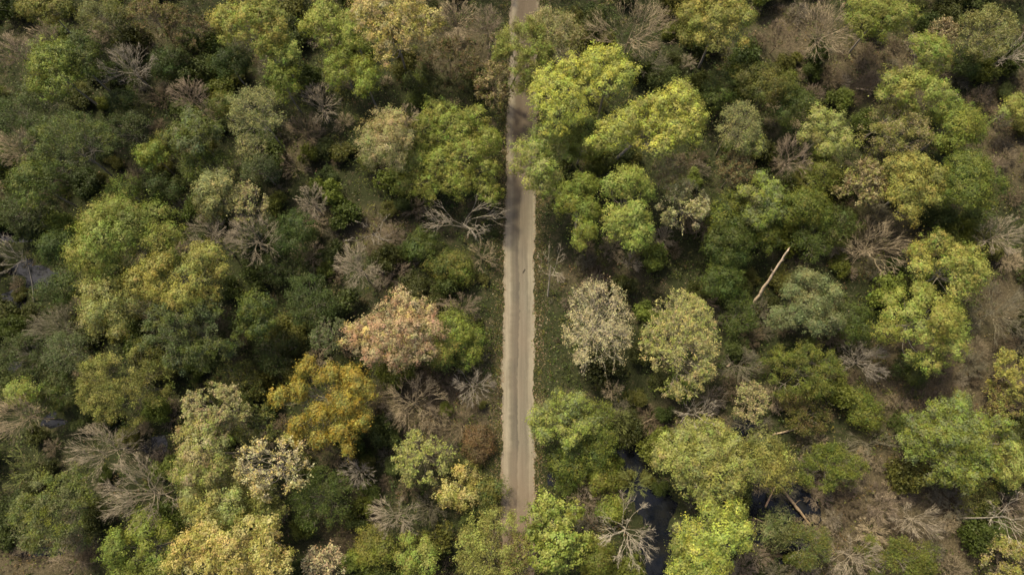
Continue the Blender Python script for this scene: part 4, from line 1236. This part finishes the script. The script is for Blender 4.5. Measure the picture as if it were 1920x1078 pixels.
def leaf_litter():
    rng = np.random.default_rng(23)
    n = 9000
    y = rng.uniform(-28, 92, n)
    side = rng.choice([-1, 1], n, p=[0.42, 0.58])
    off = np.abs(rng.normal(0, 1.5, n)) - 0.25
    x = road_c(y) + side * (ROAD_W / 2 - 0.10 + off)
    ok = (np.sin(y * 0.35 + side * 2) + np.sin(y * 0.93 + side) + 0.7 * np.sin(y * 2.1)) > rng.uniform(-2.2, 2.0, n)
    x, y = x[ok], y[ok]
    z = np.maximum(ground_z(x, y), 0.0) + 0.03 + rng.uniform(0, 0.06, len(x))
    m = 14000
    x2, y2, z2, _ = scatter(m, 24, 2.0)
    x, y, z = np.concatenate([x, x2]), np.concatenate([y, y2]), np.concatenate([z, z2 + 0.05])
    n = len(x)
    pos = np.stack([x, y, z], 1)
    nrm = unit(rng.normal(size=(n, 3)) * 0.35 + np.array([0, 0, 1]))
    tn = 0.9 * tints(rng, np.arange(n), n, [(.15, .10, .055), (.22, .165, .10), (.09, .058, .034), (.13, .075, .038), (.30, .24, .155)], [3, 3, 2, 1.5, 1], 0.15)
    o = link('leaf_litter', leaf_mesh('leaf_litter', pos, nrm, 0.17 * rng.uniform(0.5, 1.5, n), tn, M_DRY, rng))
    o['kind'] = 'stuff'
    o['label'] = 'brown fallen leaves lying along the road edges'
    o['category'] = 'leaves'


def verge_grass():
    """Low dry growth that frays the edges of the road."""
    rng = np.random.default_rng(25)
    n = 16000
    y = rng.uniform(-28, 92, n)
    side = rng.choice([-1, 1], n)
    x = road_c(y) + side * (ROAD_W / 2 - 0.02 + np.abs(rng.normal(0, 1.0, n)))
    z = np.maximum(ground_z(x, y), -0.05)
    a = rng.uniform(0, 6.28, n)
    L = rng.uniform(0.15, 0.55, n)
    s = np.stack([x, y, z], 1)
    e = s + np.stack([np.cos(a) * 0.6, np.sin(a) * 0.6, np.full(n, 0.8)], 1) * L[:, None]
    b = np.stack([-np.sin(a), np.cos(a), 0 * a], 1) * 0.03
    v = np.stack([s - b, s + b, e], 1).reshape(-1, 3)
    tn = tints(rng, np.arange(n), n, [C['olive'], C['brownleaf'], C['paletan'], C['dolive'], (.13, .10, .06)], [2, 3, 1, 2, 3], 0.2)
    o = link('verge_grass', make_mesh('verge_grass', v, [np.arange(n * 3).reshape(n, 3)], M_DRY, tn))
    o['kind'] = 'stuff'
    o['label'] = 'dry grass and weeds along the road verges'
    o['category'] = 'grass'


def surrounding_wood():
    """The same wood going on outside the frame, as one mass."""
    rng = np.random.default_rng(26)
    P, Nn, S, Tn = [], [], [], []
    wd = Wood()
    cand = []
    for _ in range(2600):
        x, y = rng.uniform(-122, 122), rng.uniform(-42, 118)
        px, py = to_px((x, y, 8.0))
        if -75 < px < 1995 and -70 < py < 1150:
            continue
        if px < -420 or px > 2340 or py < -330 or py > 1400:
            continue
        if abs(x - road_c(y)) < (4.5 if y > 60 else 8) or any((x - c_[0]) ** 2 + (y - c_[1]) ** 2 < 36 for c_ in cand):
            continue
        cand.append((x, y))
    keys = ['green', 'mgreen', 'olive', 'yolive', 'bgreen', 'dull', 'paleolive', 'dgreen']
    for (x, y) in cand:
        h = rng.uniform(7, 13)
        R = rng.uniform(2.6, 4.8)
        z0 = float(ground_z(x, y))
        n = int(R * R * 22)
        d = unit(rng.normal(size=(n, 3)))
        d[:, 2] = np.abs(d[:, 2])
        lump = 1 + 0.16 * np.sin(d[:, 0] * 7 + x) * np.sin(d[:, 1] * 7 + y)
        pos = np.array([x, y, z0 + h - R * 0.9]) + d * (R * lump * rng.uniform(0.75, 1.05, n))[:, None]
        P.append(pos)
        Nn.append(unit(d * 0.8 + rng.normal(size=(n, 3)) * 0.5))
        S.append(0.56 * rng.uniform(0.6, 1.4, n))
        Tn.append(np.clip(np.array(C[keys[rng.integers(len(keys))]])[None] * (1 + rng.normal(0, 0.2, (n, 1))), 0.004, 1))
        wd.tubes(np.array([[[x, y, z0 - 0.2], [x + rng.normal(0, .3), y + rng.normal(0, .3), z0 + h * 0.5], [x, y, z0 + h - 0.5]]]), np.array([[0.22, 0.16, 0.05]]), sides=5)
    o = link('surrounding_forest', leaf_mesh('surrounding_forest', np.concatenate(P), np.concatenate(Nn), np.concatenate(S), np.concatenate(Tn), M_LEAF, rng))
    o['kind'] = 'stuff'
    o['label'] = 'leafy wood going on outside the picture'
    o['category'] = 'forest'
    o2 = wd.build('surrounding_forest_trunks', o, B['dull'])


undergrowth()
fallen_twigs()
leaf_litter()
verge_grass()
surrounding_wood()
